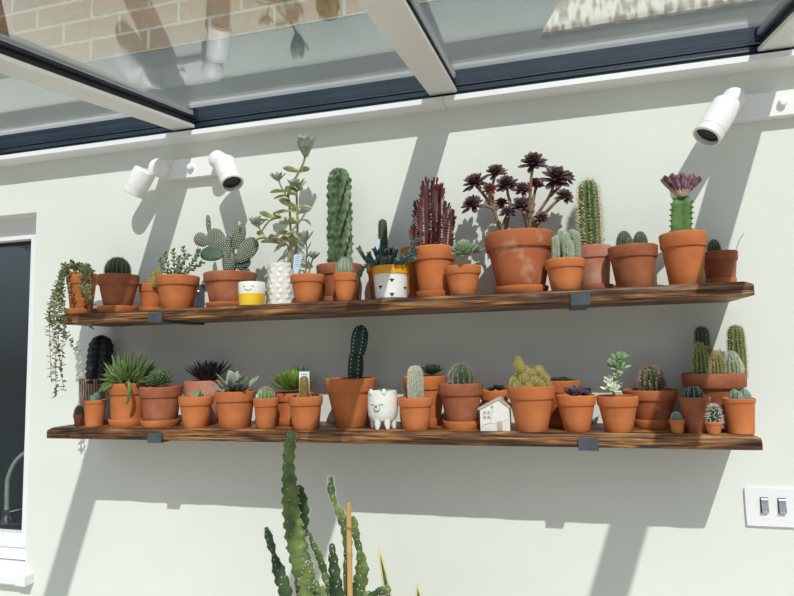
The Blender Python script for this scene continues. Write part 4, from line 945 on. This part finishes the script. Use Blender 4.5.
q = pot('l19', 'terracotta pot heaped with a clump of golden spined cacti, right of the little ceramic house', 'potted cactus', TERRA)
def offset_ball(cx, cy, rp, dy, tall=1.0, lean=0):
    c = P(q, cx, cy, dy); r = rp*(c-CAM).length/F_PX; ax = V((lean, -.1, 1)).normalized()
    m = MB(); ar = ribbed(m, c-ax*r*tall*1.05, c+ax*r*tall, r, 11, .15, .6, 'globe' if tall < 1.3 else 'egg', 14, 8); o = m.build('offset', GOLD, q.root, 60)
    s = MB(); spines(s, ar, 5, .0038, .0005); s.build('spines', SP_STRAW, o, None)
for a in ((519.5, 367, 5.2, -.002, 2.0, -.15), (524.5, 379.5, 5.2, -.026), (514.5, 382.5, 4.6, -.016), (535.5, 381.5, 5.0, -.028), (539, 371.5, 5.6, .002), (544.5, 378.5, 5.0, -.010), (531.5, 374, 5.0, -.006), (518.5, 386, 4.4, -.034), (529, 386.5, 4.0, -.036), (540.5, 385, 4.2, -.024), (526, 371, 4.6, .008), (547, 384.5, 3.8, -.012), (535, 377, 5.5, .012), (524, 380, 5.5, .0), (538, 384, 5, .0), (515, 380, 4, .004)): offset_ball(*a)
q = pot('l20', 'terracotta pot with a low dark succulent, behind the clump of golden cacti', 'potted succulent', TERRA, saucer='terracotta saucer at the back behind the golden cacti', smat=TERRA)
leafy(q, 'rosette', G_DARK, lambda m: [m.rosette(P(q, x, 383, dy), (sx, -.1, 1), 18, .012, .022, .008, .004, .05, 1.2, .2, .5) for x, dy, sx in ((553, 0, -.2), (560, -.01, 0), (566, .004, .2))])
q = pot('l21', 'terracotta pot with a flat violet grey rosette, above the right bracket of the lower shelf', 'potted succulent', TERRA)
leafy(q, 'rosette', PURP, lambda m: (m.rosette(P(q, 574, 396, -.012), (0, -.25, 1), 20, .018, .034, .017, .005, .1, 1.25, .3, .62), m.rosette(P(q, 583, 396, .004), (.3, -.1, 1), 12, .014, .024, .012, .004, .1, 1.2, .3, .62)))
q = pot('l22', 'terracotta pot with an upright white and green variegated succulent', 'potted succulent', TERRA)
WG = green('white green leaf', (196, 208, 176), (236, 238, 222), scale=60)
leafy(q, 'stem', green('pale stem', (150, 160, 120), (178, 186, 150)), lambda m: m.tube(smooth_path([tuple(P(q, 614, 400)), tuple(P(q, 614, 385)), tuple(P(q, 616, 372)), tuple(P(q, 618, 362))], 4), .0028, 8))
def vg(m, nodes):
    for x, y, n, L, dy, t1 in nodes: m.rosette(P(q, x, y, dy), (.05, -.4, 1), int(n*1.2), L*.75, L*1.12, L*.48, .0050, .1, t1, .25, .6, .1, .4, .15)
leafy(q, 'white_leaves', WG, lambda m: vg(m, ((612, 391, 14, .024, -.008, 1.5), (610, 384, 9, .020, -.004, 1.4), (616, 377, 8, .016, -.004, 1.6))))
leafy(q, 'green_leaves', green('jade green leaf', (120, 152, 104), (168, 188, 148)), lambda m: vg(m, ((618, 369, 14, .026, -.004, 1.6), (619, 361, 14, .024, -.002, 1.3), (613, 365, 7, .018, -.012, 1.3), (617, 385, 7, .016, .006, 1.5))))
q = pot('l23', 'wide terracotta pot with a cactus ball covered in long reddish spines, lower shelf', 'potted cactus', TERRAS, saucer='terracotta saucer under the red spined cactus ball', smat=TERRA)
globe(q, 638, 663, 366, G_DARK, SP_RED, 14, .25, 9, 8, .010, .0007, out=.5)
q = pot('l24', 'tiny terracotta pot with a grey green button cactus, near the lower shelf right end', 'potted cactus', TERRA)
globe(q, 670.5, 681.5, 411.5, G_BLUE, SP_WHITE, 16, .1, 10, 4, .002)
q = pot('l25', 'smooth tall terracotta pot with a dark green dome cactus dotted with pale tufts', 'potted cactus', TERRAW, 'slim')
o = globe(q, 684, 702.5, 386.5, G_DEEP, SP_WHITE, 9, .3, 7, 7, .0032, .0006)
q = pot('l26', 'tiny terracotta pot with a long white spined ball cactus, lower shelf right', 'potted cactus', TERRA)
globe(q, 707, 720, 405, G_DARK, SP_WHITE, 9, .32, 7, 7, .010, .00055, out=.5)
COLG = green('deep column skin', (64, 88, 48), (92, 112, 62))
q = pot('l27', 'broad rimmed terracotta pot with a group of upright spiny columns, lower shelf right end', 'potted cactus', TERRAW, 'wide')
for a, b, t, dy, sk, sp, n in ((693, 709, 326, .022, G_DARK, SP_GREY, 3), (690.5, 708, 343, -.024, COLG, SP_STRAW, 2), (703, 714, 346, .0, COLG, SP_STRAW, 2), (709, 723, 351, -.020, COLG, SP_STRAW, 4), (723, 740, 352, -.024, G_MID, SP_WHITE, 4), (726, 744, 325, .012, COLG, SP_STRAW, 4), (735, 742, 360, -.014, G_PALE, SP_WHITE, 6)):
    globe(q, a, b, t, sk, sp, 13, .18, 20, n+3, .0062, .0005, dy=dy, name='stem', shape='column' if t < 330 else 'egg')
q = pot('l28', 'smooth terracotta pot with fat grey green lobed cacti, rightmost on the lower shelf', 'potted cactus', TERRA, 'slim')
for a, b, t, dy in ((727.5, 741, 389, -.004), (737, 751.5, 388.5, .002), (733, 744, 391, -.016)): globe(q, a, b, t, green('grey speckled skin', (104, 124, 108), (140, 156, 138), scale=160), SP_WHITE, 5, .34, 7, 0, .001, dy=dy, name='ball', sharp=.7, dx=.0)

# ================================================= foreground plants on a low bench under the shelves
bench = thing('wooden_bench', (-.46, -.40, 0), 'low wooden bench under the shelves carrying the tall cactus', 'bench')
BW = mat('plain bench wood', (150, 112, 74), (172, 132, 90), 12, .6, stretch=(.2, 2, 2))
m = MB(); m.rbox((-.46, -.40, .435), (.72, .30, .03), .01, axis='z'); m.build('bench_top', BW, bench)
for sx in (-.32, .32):
    for sy in (-.11, .11): m = MB(); m.sm = False; m.box((-.46+sx, -.40+sy, .21), (.04, .04, .42)); m.build('leg', BW, bench, None)
def floorpot(x, y, r, h, name, label, cat):
    q = Pot(); q.X, q.Y, q.r, q.rb, q.h, q.z0, q.rs = x, y, r, r*.72, h, .4503, 0
    q.root = thing(name, (x, y, .4503), label, cat); pot_mesh(q, 'std', .02).build('pot', TERRA, q.root); soil_mesh(q).build('soil', SOIL, q.root); return q
FY = -.37
q = floorpot(-.50, FY, .125, .26, 'potted_cactus', 'tall notched green cactus with flat upright stems in the foreground below the shelves', 'potted cactus')
CSK = green('notched cactus skin', (66, 88, 44), (116, 134, 72), scale=30); CSD = green('shaded notched cactus skin', (40, 62, 38), (66, 90, 52), scale=26)  # second skin is a darker copy, shade put into its colour
def notched(pts, material=CSK, thick=.45, base=None):
    """flat jointed stem through (px, py, width px, depth offset), lowest first, wavy edges with areoles"""
    W = []
    for x, y, w, dy in pts: c = at(x, y, FY+dy); W.append((c.x, c.y, c.z, w/2*(c-CAM).length/F_PX))
    if base:
        W.insert(0, (W[0][0]*.5+base[0]*.5, W[0][1]*.5+base[1]*.5, q.soil+.08, W[0][3]*.95)); W.insert(0, (base[0], base[1], q.soil-.01, W[0][3]*.8))
    p = smooth_path(W, 12); fr = frames([V(a[:3]) for a in p]); n = 12; vs = []; fs = []; ar = []; s0 = 0
    for i, (a, (t, sx, sy)) in enumerate(zip(p, fr)):
        c = V(a[:3]); sd = V((1, 0, 0))-t*t.x; sd.normalize(); nn = t.cross(sd)
        if i: s0 += (c-V(p[i-1][:3])).length
        r = a[3]*(1+.14*sin(s0/.024*2*pi)+.05*sin(s0/.0101*2*pi)); en = min(1, (len(p)-1-i)/3+.25)
        for k in range(n):
            u = 2*pi*k/n; e = cos(u); f = sin(u)*(thick if abs(e) < .99 else thick)
            vs.append(c+sd*(e*r*en)+nn*(f*a[3]*en*(.75+.25*abs(sin(s0/.027*2*pi)))))
        if i % 3 == 1:
            ar.append((c+sd*r*en, sd)); ar.append((c-sd*r*en, -sd))
            if i % 6 == 1: ar.append((c-nn*thick*a[3]*en*.92+sd*rng.uniform(-.5, .5)*r, -nn))
    for i in range(len(p)-1):
        for k in range(n): fs.append((i*n+k, i*n+(k+1) % n, (i+1)*n+(k+1) % n, (i+1)*n+k))
    fs += [tuple(range(n))[::-1], tuple(range((len(p)-1)*n, len(p)*n))]
    m = MB(); m.add(vs, fs); m.mi = 1
    for a, d in ar: m.ball(a, .0011, 6, 4)
    spines(m, ar, 2, .008, .0003); m.build('stem', material, q.root, 60, mats=[material, SP_WHITE])
notched([(311, 600, 17, 0), (305, 580, 20, 0), (300, 560, 20, 0), (295, 535, 20, 0), (291, 510, 17, 0), (290, 490, 16.5, 0), (288.5, 465, 12, 0), (290, 445, 12, 0), (293, 431, 6, 0)], base=(-.52, FY))
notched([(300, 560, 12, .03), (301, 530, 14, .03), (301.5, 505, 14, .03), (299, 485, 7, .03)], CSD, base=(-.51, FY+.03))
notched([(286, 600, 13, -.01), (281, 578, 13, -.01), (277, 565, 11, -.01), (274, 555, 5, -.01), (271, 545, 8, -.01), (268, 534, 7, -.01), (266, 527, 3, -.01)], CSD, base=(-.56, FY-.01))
notched([(330, 600, 7, .02), (325, 575, 7, .02), (319, 556, 7, .02), (313, 543, 6, .02), (309.5, 532, 3, .02)], base=(-.48, FY+.03))
notched([(306, 600, 14, -.02), (308, 580, 14, -.02), (310, 565, 8, -.02), (310, 560, 4, -.02)], base=(-.53, FY-.03))
notched([(322, 600, 8, -.03), (318, 590, 8, -.03), (316, 580, 4, -.03)], base=(-.50, FY-.05))
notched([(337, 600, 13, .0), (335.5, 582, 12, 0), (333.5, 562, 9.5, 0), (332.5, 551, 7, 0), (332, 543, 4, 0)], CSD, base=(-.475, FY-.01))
notched([(347, 580, 7, .03), (348, 555, 8, .03), (346, 530, 10, .03), (341, 515, 10, .03), (335, 503, 5.5, .03), (331.5, 491, 7.5, .03), (331, 482, 6, .03), (331, 475, 3, .03)], base=(-.44, FY+.02))
notched([(357, 600, 12, .03), (360, 585, 13, .03), (362, 567, 12, .03), (360, 552, 7, .03), (357, 540, 7, .03), (354, 527, 9, .03), (353, 516, 6, .03)], base=(-.43, FY+.01))
notched([(362, 604, 6, -.03), (372, 596, 8, -.04), (382, 591, 9, -.05), (391, 589, 6, -.05)], base=(-.45, FY-.05))
c = at(350, 596, FY-.01); tp = at(350.4, 502.5, FY-.01)
cane = thing('bamboo_cane', (c.x, FY-.01, q.soil-.012), 'tan bamboo cane supporting the tall notched cactus in the foreground', 'bamboo cane')
BAM = mat('bamboo', (196, 150, 96), (214, 172, 118), 14, .5, stretch=(1, 1, .2))
m = MB(); H = tp.z-(q.soil-.012); r = .0058; pr = [(0, 0), (r, 0)]
for k in range(1, 4): z = H*(.25*k)+.03; pr += [(r, z-.004), (r*1.2, z), (r, z+.004)]
pr += [(r*.94, H-.001), (r*.7, H), (r*.6, H-.004), (0, H-.004)]
m.lathe(pr, cane.location, 16); m.build('cane', BAM, cane)
k = at(350, 527.5, FY-.01); m = MB(); m.tube([(k.x-.012, k.y+.004, k.z-.001), (k.x-.006, k.y-.0068, k.z), (k.x+.004, k.y-.0072, k.z+.001), (k.x+.014, k.y+.006, k.z+.004)], .0011, 6); m.tube([(k.x-.007, k.y-.007, k.z+.003), (k.x+.007, k.y-.007, k.z-.001)], .0010, 6); m.build('twine', BARK, cane)

q = floorpot(-.26, -.40, .075, .20, 'potted_snake_plant', 'snake plant with yellow edged pointed leaves at the bottom, right of the tall cactus', 'potted plant')
SNK = green('snake plant leaf', (54, 74, 50), (86, 104, 74), scale=60, stretch=(.5, .5, 3)); SNE = green('cream leaf edge', (206, 196, 128), (222, 212, 150))
def sword(xt, yt, bx, by, W, yaw, bend):
    t = at(xt, yt, -.40+by); b = V((bx, -.40+by, q.soil-.004)); d = t-b; L = d.length; up = V((sin(yaw), -cos(yaw), 0))
    m = MB(); m.leaf(b, d+V((-bend, 0, 0)), up, L, W, .003, .45, 0, .6, 18, .2); o = m.build('leaf', SNK, q.root, 60)
    m = MB()
    dd = (d+V((-bend, 0, 0))).normalized(); sd = dd.cross(up).normalized()
    for s in (-1, 1):
        pts = []; 
        for j in range(19):
            tt = j/18; w = (.6+.4*sin(pi/2*tt/.45)) if tt < .45 else max(.03, cos(pi/2*(tt-.45)/.55)**.75)
            pts.append(b+dd*(L*tt)+sd*(s*W/2*w)+up*(.2*W/2*w*.8))
        m.tube(pts, .0017, 5)
    m.build('leaf_edge', SNE, o, None)
sword(378.5, 547, -.285, .01, .026, 1.1, 0); sword(417, 585, -.24, .0, .034, .2, 0); sword(397, 604, -.262, -.02, .03, -.3, 0)

# ------------------------------------------------------------------ light
sd = V((-.0822, .1986, -.2196)).normalized()
sl = bpy.data.lights.new('sun', 'SUN'); sl.energy = 3.6; sl.angle = radians(.55); sl.color = (1, .97, .93)
so = bpy.data.objects.new('sun', sl); col.objects.link(so); so.location = (2, -4, 6); so.rotation_euler = sd.to_track_quat('-Z', 'Y').to_euler()
w = bpy.data.worlds.new('sky'); bpy.context.scene.world = w; w.use_nodes = True; N = w.node_tree.nodes; L = w.node_tree.links
bg = N['Background']; bg.inputs['Strength'].default_value = .70
tc = N.new('ShaderNodeTexCoord'); sp = N.new('ShaderNodeSeparateXYZ'); L.new(tc.outputs['Generated'], sp.inputs[0])
r = N.new('ShaderNodeValToRGB'); e = r.color_ramp.elements; e[0].position, e[1].position = .49, .60; e[0].color = (.22, .23, .22, 1); e[1].color = (.79, .93, 1.07, 1)
mr = N.new('ShaderNodeMapRange'); mr.inputs[1].default_value = -1; mr.inputs[2].default_value = 1; L.new(sp.outputs['Z'], mr.inputs[0]); L.new(mr.outputs[0], r.inputs['Fac']); L.new(r.outputs['Color'], bg.inputs['Color'])
vs_ = bpy.context.scene.view_settings; vs_.view_transform = 'Standard'; vs_.look = 'None'; vs_.gamma = 1; vs_.exposure = 0; vs_.use_curve_mapping = False
